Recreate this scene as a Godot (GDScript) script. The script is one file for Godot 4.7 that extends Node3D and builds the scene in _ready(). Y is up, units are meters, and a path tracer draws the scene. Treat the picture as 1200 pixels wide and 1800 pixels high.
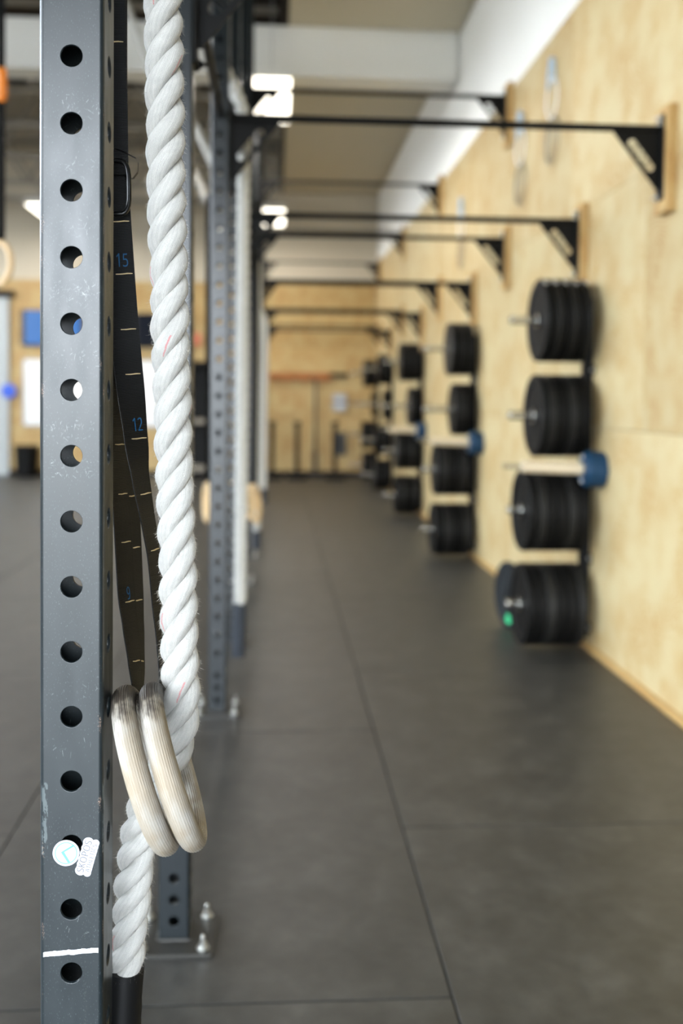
extends Node3D
# A gym aisle: perforated steel rig on the left, plywood wall with weight racks on the right.

const POST_X := -0.2441
const WALL_X := 1.722
const FAR_Z := -17.3
const LEFT_X := -9.0
const FRONT_Z := 4.0
const RIG_Z := [-1.248, -2.49, -4.31, -5.52, -7.35, -8.57, -10.40, -11.62, -13.45, -14.67, -16.5]

var M := {}
var rng := RandomNumberGenerator.new()
var used_names := {}

# ------------------------------------------------------------------ mesh builder
class MB:
	var v := PackedVector3Array()
	var n := PackedVector3Array()
	var uv := PackedVector2Array()
	var ix := PackedInt32Array()

	func vert(p: Vector3, nn: Vector3, t := Vector2.ZERO) -> int:
		v.append(p)
		n.append(nn)
		uv.append(t)
		return v.size() - 1

	func tri(a: int, b: int, c: int) -> void:
		var g := (v[b] - v[a]).cross(v[c] - v[a])
		if g.dot(n[a] + n[b] + n[c]) > 0.0:
			ix.append(a)
			ix.append(c)
			ix.append(b)
		else:
			ix.append(a)
			ix.append(b)
			ix.append(c)

	func quad_i(a: int, b: int, c: int, d: int) -> void:
		tri(a, b, c)
		tri(a, c, d)

	func quad(a: Vector3, b: Vector3, c: Vector3, d: Vector3, nn: Vector3, ua := Vector2(0, 0), ub := Vector2(1, 0), uc := Vector2(1, 1), ud := Vector2(0, 1)) -> void:
		quad_i(vert(a, nn, ua), vert(b, nn, ub), vert(c, nn, uc), vert(d, nn, ud))

	# a box whose edges are chamfered by b
	func box(c: Vector3, s: Vector3, b := 0.0, basis := Basis()) -> void:
		var h := s * 0.5
		var ax := [Vector3.RIGHT, Vector3.UP, Vector3.BACK]
		b = minf(b, 0.45 * minf(s.x, minf(s.y, s.z)))
		for a in 3:
			var u := (a + 1) % 3
			var w := (a + 2) % 3
			for sg in [-1.0, 1.0]:
				var o: Vector3 = ax[a] * (sg * h[a])
				var du: Vector3 = ax[u] * (h[u] - b)
				var dw: Vector3 = ax[w] * (h[w] - b)
				quad(c + basis * (o - du - dw), c + basis * (o + du - dw), c + basis * (o + du + dw), c + basis * (o - du + dw), basis * (ax[a] * sg), Vector2(0, 0), Vector2(s[u], 0), Vector2(s[u], s[w]), Vector2(0, s[w]))
		if b <= 0.0:
			return
		for a in 3:
			var u := (a + 1) % 3
			var w := (a + 2) % 3
			for su in [-1.0, 1.0]:
				for sw in [-1.0, 1.0]:
					var p1: Vector3 = ax[u] * (su * h[u]) + ax[w] * (sw * (h[w] - b))
					var p2: Vector3 = ax[u] * (su * (h[u] - b)) + ax[w] * (sw * h[w])
					var l: Vector3 = ax[a] * (h[a] - b)
					var nn: Vector3 = (ax[u] * su + ax[w] * sw).normalized()
					quad(c + basis * (p1 - l), c + basis * (p1 + l), c + basis * (p2 + l), c + basis * (p2 - l), basis * nn)
		for sx in [-1.0, 1.0]:
			for sy in [-1.0, 1.0]:
				for sz in [-1.0, 1.0]:
					var sg := Vector3(sx, sy, sz)
					var nn := basis * sg.normalized()
					var a0 := vert(c + basis * (sg * (h - Vector3(0, b, b))), nn)
					var b0 := vert(c + basis * (sg * (h - Vector3(b, 0, b))), nn)
					var c0 := vert(c + basis * (sg * (h - Vector3(b, b, 0))), nn)
					tri(a0, b0, c0)

	# round tube along points, radius may be a number or a list
	func tube(pts: Array, r, sides := 12, caps := true) -> void:
		var cnt := pts.size()
		var t0: Vector3 = (pts[1] - pts[0]).normalized()
		var nn := t0.cross(Vector3.UP)
		if nn.length() < 0.1:
			nn = t0.cross(Vector3.RIGHT)
		nn = nn.normalized()
		var base := v.size()
		var run := 0.0
		for i in cnt:
			var t: Vector3 = (pts[mini(i + 1, cnt - 1)] - pts[maxi(i - 1, 0)]).normalized()
			nn = (nn - t * nn.dot(t)).normalized()
			var bb := t.cross(nn)
			if i > 0:
				run += (pts[i] - pts[i - 1]).length()
			var rr: float = r[i] if r is Array else r
			for k in sides + 1:
				var a := TAU * k / sides
				var d := nn * cos(a) + bb * sin(a)
				vert(pts[i] + d * rr, d, Vector2(float(k) / sides, run))
		for i in cnt - 1:
			for k in sides:
				var q := base + i * (sides + 1) + k
				quad_i(q, q + 1, q + sides + 2, q + sides + 1)
		if caps:
			for e in [0, cnt - 1]:
				var t: Vector3 = (pts[1] - pts[0]).normalized() * -1.0 if e == 0 else (pts[cnt - 1] - pts[cnt - 2]).normalized()
				var m := vert(pts[e], t)
				var first := v.size()
				for k in sides + 1:
					var o: int = base + e * (sides + 1) + k
					vert(v[o], t)
				for k in sides:
					tri(m, first + k, first + k + 1)

	# profile of (radius, along) turned about an axis through c; flat shading between profile points
	func lathe(prof: Array, c: Vector3, axis: Vector3, sides := 40, smooth := false) -> void:
		var u := axis.cross(Vector3.UP)
		if u.length() < 0.1:
			u = axis.cross(Vector3.RIGHT)
		u = u.normalized()
		var w := axis.cross(u)
		for i in prof.size() - 1:
			var p: Vector2 = prof[i]
			var q: Vector2 = prof[i + 1]
			var d := q - p
			var nr := Vector2(d.y, -d.x).normalized()
			var base := v.size()
			for k in sides + 1:
				var a := TAU * k / sides
				var e := u * cos(a) + w * sin(a)
				var nn := e * nr.x + axis * nr.y
				vert(c + e * p.x + axis * p.y, nn, Vector2(float(k) / sides, p.y))
				vert(c + e * q.x + axis * q.y, nn, Vector2(float(k) / sides, q.y))
			for k in sides:
				var o := base + k * 2
				quad_i(o, o + 1, o + 3, o + 2)

	# polygon in a plane (origin, axes ex, ey), extruded along ez by depth
	func prism(poly: PackedVector2Array, o: Vector3, ex: Vector3, ey: Vector3, depth: float, side_poly := PackedVector2Array()) -> void:
		var ez := ex.cross(ey).normalized()
		var tr := Geometry2D.triangulate_polygon(poly)
		for s in [0.0, 1.0]:
			var base := v.size()
			for p in poly:
				vert(o + ex * p.x + ey * p.y + ez * (depth * s), ez * (1.0 if s > 0.5 else -1.0), p)
			for k in range(0, tr.size(), 3):
				tri(base + tr[k], base + tr[k + 1], base + tr[k + 2])
		var ring := poly if side_poly.is_empty() else side_poly
		walls(ring, o, ex, ey, ez, depth, 1.0)

	func walls(ring: PackedVector2Array, o: Vector3, ex: Vector3, ey: Vector3, ez: Vector3, depth: float, sg: float) -> void:
		var area := 0.0
		for i in ring.size():
			area += ring[i].cross(ring[(i + 1) % ring.size()])
		var turn := sg * (1.0 if area > 0.0 else -1.0)
		for i in ring.size():
			var p := ring[i]
			var q := ring[(i + 1) % ring.size()]
			var d := (q - p).normalized() * turn
			var nn := (ex * d.y - ey * d.x)
			var a := o + ex * p.x + ey * p.y
			var b := o + ex * q.x + ey * q.y
			quad(a, b, b + ez * depth, a + ez * depth, nn)

	func mesh() -> ArrayMesh:
		var arr := []
		arr.resize(Mesh.ARRAY_MAX)
		arr[Mesh.ARRAY_VERTEX] = v
		arr[Mesh.ARRAY_NORMAL] = n
		arr[Mesh.ARRAY_TEX_UV] = uv
		arr[Mesh.ARRAY_INDEX] = ix
		var m := ArrayMesh.new()
		m.add_surface_from_arrays(Mesh.PRIMITIVE_TRIANGLES, arr)
		return m

# ------------------------------------------------------------------ node helpers
func numbered(called: String) -> String:
	var k: int = used_names.get(called, 0)
	used_names[called] = k + 1
	return called if k == 0 else "%s_%03d" % [called, k]

func thing(called: String, label: String, category: String, at := Vector3.ZERO, group := "") -> Node3D:
	var o := Node3D.new()
	o.name = numbered(called)
	add_child(o)
	o.position = at
	tag(o, label, category, group)
	return o

func tag(o: Node, label: String, category := "", group := "", kind := "") -> void:
	if label:
		o.set_meta("label", label)
	if category:
		o.set_meta("category", category)
	if group:
		o.set_meta("group", group)
	if kind:
		o.set_meta("kind", kind)

func put(called: String, m, mat: Material, parent: Node, at := Vector3.ZERO) -> MeshInstance3D:
	var o := MeshInstance3D.new()
	o.name = called if parent != self else numbered(called)
	o.mesh = m.mesh() if m is MB else m
	o.material_override = mat
	o.position = at
	parent.add_child(o, true)
	return o

func shell(called: String) -> Node3D:
	var o := Node3D.new()
	o.name = numbered(called)
	o.set_meta("kind", "structure")
	add_child(o)
	return o

func bx(c: Vector3, s: Vector3, b := 0.0) -> MB:
	var m := MB.new()
	m.box(c, s, b)
	return m

func ord_word(k: int) -> String:
	return ["first", "second", "third", "fourth", "fifth", "sixth", "seventh", "eighth", "ninth", "tenth", "eleventh", "twelfth"][k]

# ------------------------------------------------------------------ textures and materials
func noise(freq: float, sd: int, oct := 4, kind := FastNoiseLite.TYPE_SIMPLEX_SMOOTH) -> FastNoiseLite:
	var f := FastNoiseLite.new()
	f.seed = sd
	f.noise_type = kind
	f.frequency = freq
	f.fractal_octaves = oct
	return f

func layer(w: int, h: int, freq: float, sd: int, oct := 4) -> PackedByteArray:
	var im := noise(freq, sd, oct).get_seamless_image(w, h)
	im.convert(Image.FORMAT_L8)
	return im.get_data()

func tex(w: int, h: int, data: PackedByteArray, fmt := Image.FORMAT_RGB8) -> ImageTexture:
	return ImageTexture.create_from_image(Image.create_from_data(w, h, false, fmt, data))

func mat(c: Color, rough := 0.6, metal := 0.0, spec := 0.5) -> StandardMaterial3D:
	var m := StandardMaterial3D.new()
	m.albedo_color = c
	m.roughness = rough
	m.metallic = metal
	m.metallic_specular = spec
	return m

func put_rgb(d: PackedByteArray, k: int, c: Color) -> void:
	d[k] = clampi(int(c.r * 255.0), 0, 255)
	d[k + 1] = clampi(int(c.g * 255.0), 0, 255)
	d[k + 2] = clampi(int(c.b * 255.0), 0, 255)

func plywood_texture() -> ImageTexture:
	var w := 1024
	var h := 512
	var a := layer(w, h, 0.0032, 11, 3)
	var b := layer(w, h, 0.013, 12, 3)
	var e := layer(w, h, 0.006, 14, 2)
	var d := PackedByteArray()
	d.resize(w * h * 3)
	var pale := Color(0.775, 0.738, 0.605)
	var deep := Color(0.685, 0.57, 0.38)
	for y in h:
		for x in w:
			var n1 := a[y * w + x] / 255.0 - 0.5
			var n2 := b[y * w + x] / 255.0 - 0.5
			var n3 := e[y * w + x] / 255.0 - 0.5
			var s := sin(TAU * (float(y) / h * 8.0 + n1 * 16.0 + n2 * 0.5))
			var g := pow(0.5 + 0.5 * s, 1.6)
			var t := clampf(0.16 + 0.50 * g * clampf(0.45 + n3 * 2.6, 0.0, 1.0) + 0.40 * n2 + 0.30 * n3, 0.0, 1.0)
			put_rgb(d, (y * w + x) * 3, pale.lerp(deep, t))
	return tex(w, h, d)

func rubber_texture() -> ImageTexture:
	var w := 1024
	var a := layer(w, w, 0.006, 21, 4)
	var b := layer(w, w, 0.02, 22, 4)
	var c := layer(w, w, 0.2, 23, 2)
	var d := PackedByteArray()
	d.resize(w * w * 3)
	for i in w * w:
		var t := 0.188 + 0.105 * (a[i] / 255.0 - 0.5) + 0.095 * (b[i] / 255.0 - 0.5) + 0.10 * (c[i] / 255.0 - 0.5)
		put_rgb(d, i * 3, Color(t, t * 0.985, t * 0.925))
	return tex(w, w, d)

func grain_height(freq: float, sd: int, size := 512) -> NoiseTexture2D:
	var t := NoiseTexture2D.new()
	t.width = size
	t.height = size
	t.seamless = true
	t.noise = noise(freq, sd, 3)
	return t

# strand of a laid rope: yarns run slantwise round it; one strand carries a red marker yarn
func strand_textures(red: bool) -> Array:
	var w := 512
	var a := layer(w, w, 0.012, 31, 3)
	var b := layer(w, w, 0.10, 32, 2)
	var d := PackedByteArray()
	d.resize(w * w * 3)
	var hgt := PackedByteArray()
	hgt.resize(w * w)
	var hash_row := PackedFloat32Array()
	var r2 := RandomNumberGenerator.new()
	r2.seed = 5
	for k in 64:
		hash_row.append(r2.randf())
	for y in w:
		for x in w:
			var i := y * w + x
			var wob := (a[i] / 255.0 - 0.5) * 0.022 + (b[i] / 255.0 - 0.5) * 0.006
			var yarn := fposmod(float(x) / w + float(y) / w + wob, 1.0)
			var ph := yarn * 60.0
			var own := hash_row[int(ph) % 60]
			var prof := sin(PI * fposmod(ph, 1.0))
			var fib := b[(y * 3 % w) * w + x] / 255.0
			hgt[i] = int(255.0 * clampf(0.42 * prof + 0.25 * own + 0.40 * fib, 0.0, 1.0))
			var t := 0.68 + 0.05 * (own - 0.5) + 0.10 * (fib - 0.5) + 0.05 * (a[i] / 255.0 - 0.5)
			var c := Color(t, t * 0.992, t * 0.965)
			if red and absf(yarn - 0.5) < 0.013 and fib > 0.42 and fposmod(float(y) / w, 0.5) < 0.22:
				c = c.lerp(Color(0.80, 0.30, 0.32), 0.62)
			put_rgb(d, i * 3, c)
	return [tex(w, w, d), tex(w, w, hgt, Image.FORMAT_L8)]

# painted steel of the nearest upright: u across the face, v down from 2 m to the floor
func upright_texture() -> Array:
	var w := 256
	var h := 2048
	var a := layer(w, h, 0.008, 41, 4)
	var b := layer(w, h, 0.25, 42, 2)
	var e := layer(w, h, 0.05, 43, 3)
	var im := Image.create(w, h, false, Image.FORMAT_RGB8)
	var rough := Image.create(w, h, false, Image.FORMAT_L8)
	for y in h:
		for x in w:
			var i := y * w + x
			var t := 0.0 + 0.03 * (a[i] / 255.0 - 0.5) + 0.035 * (b[i] / 255.0 - 0.5)
			var c := Color(0.085 + t, 0.115 + t, 0.125 + t)
			var edge := minf(x, w - 1 - x) / float(w)
			var hit := e[i] / 255.0
			if edge < 0.025 and hit > 0.60:
				c = Color(0.66, 0.58, 0.54)
			elif edge < 0.045 and hit > 0.74:
				c = Color(0.60, 0.48, 0.43)
			elif b[i] > 214:
				c = c.lerp(Color(0.62, 0.64, 0.64), 0.5)
			im.set_pixel(x, y, c)
			var g := 0.345 + 0.10 * (a[i] / 255.0 - 0.5)
			rough.set_pixel(x, y, Color(g, g, g))
	var r := RandomNumberGenerator.new()
	r.seed = 77
	# scuffed bands (centre height in m, count)
	for band in [[1.695, 18, 0.72], [1.622, 14, 0.70], [1.55, 16, 0.66], [1.475, 44, 0.5], [1.40, 16, 0.6], [1.31, 26, 0.45], [1.265, 24, 0.5], [1.12, 6, 0.5], [1.0, 5, 0.5], [0.93, 6, 0.4], [0.70, 5, 0.6]]:
		for k in band[1] * 3:
			var cx: float = r.randf_range(band[2] - 0.35, band[2] + 0.4) * w
			var cy: float = (2.0 - (band[0] + r.randfn(0.0, 0.008))) / 2.0 * h
			var ang := r.randfn(-0.6, 0.8)
			var ln := r.randf_range(2.0, 34.0) * r.randf()
			var al := r.randf_range(0.05, 0.30)
			for s in int(ln * 2.0):
				var x := int(cx + cos(ang) * s * 0.5)
				var y := int(cy + sin(ang) * s * 0.5 * 0.30)
				if x >= 0 and x < w and y >= 0 and y < h and r.randf() > 0.25:
					im.set_pixel(x, y, im.get_pixel(x, y).lerp(Color(0.72, 0.72, 0.70), al))
	# bare spots along the edges
	for y0 in [1.690, 1.607, 1.555, 1.512, 1.45, 1.39, 1.13, 1.06, 1.035, 1.015, 0.992, 0.955, 0.905, 0.86, 0.80, 0.70, 0.62, 1.36, 1.285, 1.765]:
		var x0 := r.randf_range(2.0, 16.0)
		if r.randf() > 0.6:
			x0 = w - x0
		for k in 60:
			var x := int(x0 + r.randfn(0.0, 3.5))
			var y := int((2.0 - y0) / 2.0 * h + r.randfn(0.0, 5.5))
			if x >= 0 and x < w and y >= 0 and y < h:
				im.set_pixel(x, y, im.get_pixel(x, y).lerp(Color(0.70, 0.56, 0.48), 0.75))
	# a greasy rubbed streak low on the left edge
	for y in range(int((2.0 - 0.885) * 0.5 * h), int((2.0 - 0.795) * 0.5 * h)):
		for x in range(0, 34):
			var q := e[y * w + x] / 255.0 + 0.5 * (a[y * w + x] / 255.0 - 0.5)
			if q > 0.42 + 0.004 * absf(x - 16):
				im.set_pixel(x, y, im.get_pixel(x, y).lerp(Color(0.60, 0.63, 0.62), 0.40))
	# rubbed weld line
	for k in 260:
		var x := int(0.72 * w + r.randfn(0.0, 4.0))
		var y := int(r.randf_range(0.56, 0.80) * h)
		im.set_pixel(x, y, im.get_pixel(x, y).lerp(Color(0.50, 0.46, 0.38), 0.45))
	return [ImageTexture.create_from_image(im), ImageTexture.create_from_image(rough)]

# turned wood of a gymnastic ring: u along the hoop, v round the section; blackened where the strap rubs
func ring_texture() -> ImageTexture:
	var w := 1024
	var h := 256
	var a := layer(w, h, 0.02, 51, 4)
	var b := layer(w, h, 0.006, 52, 3)
	var d := PackedByteArray()
	d.resize(w * h * 3)
	var r := RandomNumberGenerator.new()
	r.seed = 9
	var line := PackedFloat32Array()
	for k in h:
		line.append(r.randf())
	for y in h:
		for x in w:
			var i := y * w + x
			var n1 := a[i] / 255.0 - 0.5
			var n2 := b[i] / 255.0 - 0.5
			var c := Color(0.665, 0.65, 0.62).lerp(Color(0.60, 0.55, 0.475), clampf(0.4 + n2 * 1.6 + n1 * 0.4 + 0.3 * (line[y] - 0.5), 0.0, 1.0))
			if y % 8 < 2:    # dirt packed into the grooves
				c = c.lerp(Color(0.36, 0.31, 0.25), 0.40 + 0.5 * n1)
			var u := float(x) / w
			var away := absf(fposmod(u - 0.25 + 0.5, 1.0) - 0.5)
			# rubber grime from the strap: streaks that follow the grooves
			var grime := clampf(1.9 - away / 0.050 + 1.2 * (line[y] - 0.5) + 1.8 * n1, 0.0, 1.0)
			c = c.lerp(Color(0.17, 0.15, 0.135), grime * 0.82)
			var side := absf(fposmod(u - 0.62 + 0.5, 1.0) - 0.5)
			var grime2 := clampf(0.8 - side / 0.10 + 1.0 * (line[y] - 0.5) + 1.8 * n1, 0.0, 1.0)
			c = c.lerp(Color(0.42, 0.38, 0.33), grime2 * 0.5)
			put_rgb(d, i * 3, c)
	return tex(w, h, d)

# webbing: ribs across the strap
func webbing_height() -> ImageTexture:
	var w := 64
	var h := 64
	var d := PackedByteArray()
	d.resize(w * h)
	for y in h:
		for x in w:
			var rib := 0.5 + 0.5 * sin(TAU * y / 16.0)
			var sel := 1.0 if x < 3 or x > 60 else 0.0
			d[y * w + x] = int(255.0 * clampf(0.75 * rib + 0.25 * sel + 0.12 * sin(TAU * x / 4.0), 0.0, 1.0))
	return tex(w, h, d, Image.FORMAT_L8)

func make_materials() -> void:
	var ply := plywood_texture()
	for k in 3:
		var m := mat([Color(0.98, 0.94, 0.88), Color(1.0, 0.96, 0.90), Color(0.95, 0.90, 0.83)][k], 0.55, 0.0, 0.4)
		m.albedo_texture = ply
		M["ply%d" % k] = m
	for k in 2:
		var m := mat([Color(0.96, 0.87, 0.73), Color(0.92, 0.83, 0.69)][k], 0.5, 0.0, 0.45)
		m.albedo_texture = ply
		M["farply%d" % k] = m
	var bm := mat(Color(0.95, 0.83, 0.66), 0.6)
	bm.albedo_texture = ply
	M.board = bm
	var rub := rubber_texture()
	var fine := grain_height(0.22, 61)
	for k in 3:
		var m := mat([Color(0.93, 0.93, 0.93), Color(1, 1, 1), Color(0.97, 0.97, 0.96)][k], 0.46, 0.0, 0.72)
		m.albedo_texture = rub
		m.uv1_triplanar = true
		m.uv1_world_triplanar = true
		m.uv1_scale = Vector3(0.75, 0.75, 0.75)
		m.uv1_offset = Vector3(0.37 * k, 0.0, 0.61 * k)
		M["mat%d" % k] = m
		m.heightmap_enabled = true
		m.heightmap_texture = rub
		m.heightmap_scale = 0.4
	M.under = mat(Color(0.05, 0.05, 0.05), 0.95, 0.0, 0.2)
	M.white_wall = mat(Color(0.93, 0.925, 0.90), 0.8, 0.0, 0.3)
	M.dark_wall = mat(Color(0.24, 0.235, 0.23), 0.8, 0.0, 0.3)
	M.cream_wall = mat(Color(0.78, 0.74, 0.66), 0.8, 0.0, 0.3)
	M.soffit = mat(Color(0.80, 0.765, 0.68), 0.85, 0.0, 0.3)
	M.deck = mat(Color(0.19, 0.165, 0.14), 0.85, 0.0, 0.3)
	M.truss = mat(Color(0.56, 0.53, 0.48), 0.7)
	var st := mat(Color(0.070, 0.096, 0.108), 0.29, 0.0, 0.5)
	M.steel = st
	var ut := upright_texture()
	var um := mat(Color(1, 1, 1), 1.0, 0.0, 0.52)
	um.albedo_texture = ut[0]
	um.roughness_texture = ut[1]
	M.upright = um
	M.base_plate = mat(Color(0.20, 0.195, 0.18), 0.42, 0.2)
	M.black = mat(Color(0.045, 0.045, 0.043), 0.5, 0.0, 0.28)
	M.satin_black = mat(Color(0.03, 0.03, 0.03), 0.28, 0.0, 0.42)
	M.zinc = mat(Color(0.80, 0.80, 0.78), 0.28, 0.9)
	M.chrome = mat(Color(0.82, 0.82, 0.80), 0.22, 1.0)
	var pr := mat(Color(0.050, 0.048, 0.044), 0.55, 0.0, 0.25)
	M.plate = pr
	M.plate2 = mat(Color(0.105, 0.103, 0.096), 0.5, 0.0, 0.34)
	M.slate_plate = mat(Color(0.12, 0.135, 0.145), 0.6, 0.0, 0.3)
	M.green = mat(Color(0.22, 0.78, 0.52), 0.5)
	M.blue = mat(Color(0.07, 0.205, 0.31), 0.5, 0.0, 0.35)
	M.pale_sleeve = mat(Color(0.80, 0.74, 0.63), 0.5)
	for k in 2:
		var t := strand_textures(k == 1)
		var m := mat(Color(1, 1, 1), 0.85, 0.0, 0.25)
		m.albedo_texture = t[0]
		m.heightmap_enabled = true
		m.heightmap_texture = t[1]
		m.heightmap_scale = 0.055
		m.rim_enabled = true
		m.rim = 0.35
		M["strand%d" % k] = m
	M.fuzz = mat(Color(0.78, 0.76, 0.72), 0.8, 0.0, 0.2)
	M.far_rope = mat(Color(0.78, 0.775, 0.75), 0.85, 0.0, 0.2)
	M.heatshrink = mat(Color(0.035, 0.035, 0.037), 0.5, 0.0, 0.4)
	M.navy_wrap = mat(Color(0.15, 0.175, 0.21), 0.6)
	var rt := mat(Color(1, 1, 1), 0.48, 0.0, 0.45)
	rt.albedo_texture = ring_texture()
	M.ring = rt
	M.far_ring = mat(Color(0.82, 0.70, 0.52), 0.5)
	var wb := mat(Color(0.030, 0.030, 0.030), 0.6, 0.0, 0.35)
	wb.heightmap_enabled = true
	wb.heightmap_texture = webbing_height()
	wb.heightmap_scale = 0.05
	wb.uv1_scale = Vector3(1, 130, 1)
	M.webbing = wb
	M.stitch = mat(Color(0.78, 0.69, 0.53), 0.8)
	M.blue_print = mat(Color(0.10, 0.29, 0.43), 0.6, 0.0, 0.3)
	M.sticker_white = mat(Color(0.74, 0.75, 0.78), 0.4, 0.0, 0.35)
	M.sticker_cyan = mat(Color(0.38, 0.60, 0.67), 0.45, 0.0, 0.35)
	M.sticker_grey = mat(Color(0.36, 0.36, 0.39), 0.5, 0.0, 0.35)
	M.chalk = mat(Color(0.86, 0.87, 0.88), 0.9, 0.0, 0.2)
	M.smoke = mat(Color(0.20, 0.19, 0.17), 0.4)
	M.orange = mat(Color(0.90, 0.50, 0.10), 0.5)
	M.dark_wood = mat(Color(0.64, 0.38, 0.16), 0.5)
	M.screen_frame = mat(Color(0.03, 0.03, 0.035), 0.3)
	M.whiteboard = mat(Color(0.93, 0.93, 0.92), 0.3)
	M.alu = mat(Color(0.66, 0.66, 0.66), 0.4, 0.7)
	M.grey_door = mat(Color(0.70, 0.72, 0.72), 0.5)
	M.red = mat(Color(0.80, 0.47, 0.35), 0.6)
	M.pale_blue = mat(Color(0.66, 0.76, 0.84), 0.5)
	M.clear_white = mat(Color(0.93, 0.93, 0.93), 0.3)
	M.wire = mat(Color(0.45, 0.44, 0.42), 0.35, 0.5)
	M.concrete = mat(Color(0.62, 0.61, 0.58), 0.9)

# ------------------------------------------------------------------ camera, sky, lamps
func set_camera() -> void:
	var f := 1750.0
	var d := Vector3(485.0 - 600.0, -(700.0 - 762.0), -f).normalized()   # where the aisle runs, in the camera's axes
	var s := deg_to_rad(0.55)
	var u := Vector3(sin(s), cos(s), 0.0)
	u.z = -(u.x * d.x + u.y * d.y) / d.z
	u = u.normalized()
	var r := d.cross(u)
	var cam := Camera3D.new()
	cam.name = "camera"
	add_child(cam)
	var at := CameraAttributesPhysical.new()
	at.frustum_focal_length = 35.0
	at.frustum_focus_distance = 1.27
	at.frustum_near = 0.05
	at.frustum_far = 200.0
	at.exposure_aperture = 2.45
	cam.attributes = at
	cam.near = 0.05
	cam.far = 200.0
	cam.projection = Camera3D.PROJECTION_FRUSTUM
	cam.size = 0.05 * 1800.0 / f
	cam.frustum_offset = Vector2(0.0, -138.0 / f * 0.05)
	cam.transform = Transform3D(Basis(Vector3(r.x, u.x, -d.x), Vector3(r.y, u.y, -d.y), Vector3(r.z, u.z, -d.z)), Vector3(0, 1.36, 0))
	cam.current = true

func set_light() -> void:
	var sm := ProceduralSkyMaterial.new()
	sm.sky_top_color = Color(0.90, 0.95, 1.0)
	sm.sky_horizon_color = Color(0.96, 0.98, 1.0)
	sm.ground_horizon_color = Color(0.62, 0.60, 0.57)
	sm.ground_bottom_color = Color(0.45, 0.43, 0.40)
	sm.sky_energy_multiplier = 4.5
	sm.ground_energy_multiplier = 1.6
	var sky := Sky.new()
	sky.sky_material = sm
	var e := Environment.new()
	e.background_mode = Environment.BG_SKY
	e.sky = sky
	e.tonemap_mode = Environment.TONE_MAPPER_LINEAR
	e.tonemap_exposure = 0.78
	e.sdfgi_enabled = true
	e.ssao_enabled = true
	e.ssil_enabled = true
	var w := WorldEnvironment.new()
	w.name = "environment"
	w.environment = e
	add_child(w)

func lamps() -> void:
	var glow := mat(Color(1, 1, 1), 0.5)
	glow.emission_enabled = true
	glow.emission = Color(1.0, 0.97, 0.90)
	glow.emission_energy_multiplier = 6.0
	var rows := [-9.53, -15.6]
	var cols := [-0.057, -3.5, -6.95]
	var names := [["under the white cross beam above the aisle", "far down the aisle near the back wall"], ["hidden behind the near upright, over the left floor", "far over the left floor near the back wall"], ["out of frame by the left wall, mid room", "out of frame by the left wall, far corner"]]
	for c in 3:
		for k in 2:
			var t := thing("high_bay_lamp", "white LED strip lamp hanging " + names[c][k], "lamp", Vector3(cols[c], 4.15, rows[k]), "LED high bay lamps")
			var body := MB.new()
			body.box(Vector3(0, 0.045, 0), Vector3(0.36, 0.07, 1.46), 0.008)
			put("housing", body, M.white_wall, t)
			put("diffuser", bx(Vector3(0, 0.004, 0), Vector3(0.33, 0.012, 1.40), 0.003), glow, t)
			for s in [-0.55, 0.55]:
				var w := MB.new()
				w.tube([Vector3(0, 0.08, s), Vector3(0, 6.5 - 4.15, s)], 0.003, 6)
				put("hanging_wire", w, M.alu, t)
			var l := AreaLight3D.new()
			l.name = "lamp_light"
			l.area_size = Vector2(0.33, 1.40)
			l.light_color = Color(1.0, 0.97, 0.93)
			l.light_energy = 5.5
			l.area_range = 40.0
			l.area_attenuation = 2.0
			l.shadow_enabled = true
			t.add_child(l)
			l.position = Vector3(0, -0.006, 0)
			l.rotation_degrees = Vector3(-90, 0, 0)

# ------------------------------------------------------------------ room
func rect_wall(m: MB, lo: Vector3, hi: Vector3) -> void:
	m.box((lo + hi) * 0.5, hi - lo)

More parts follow.
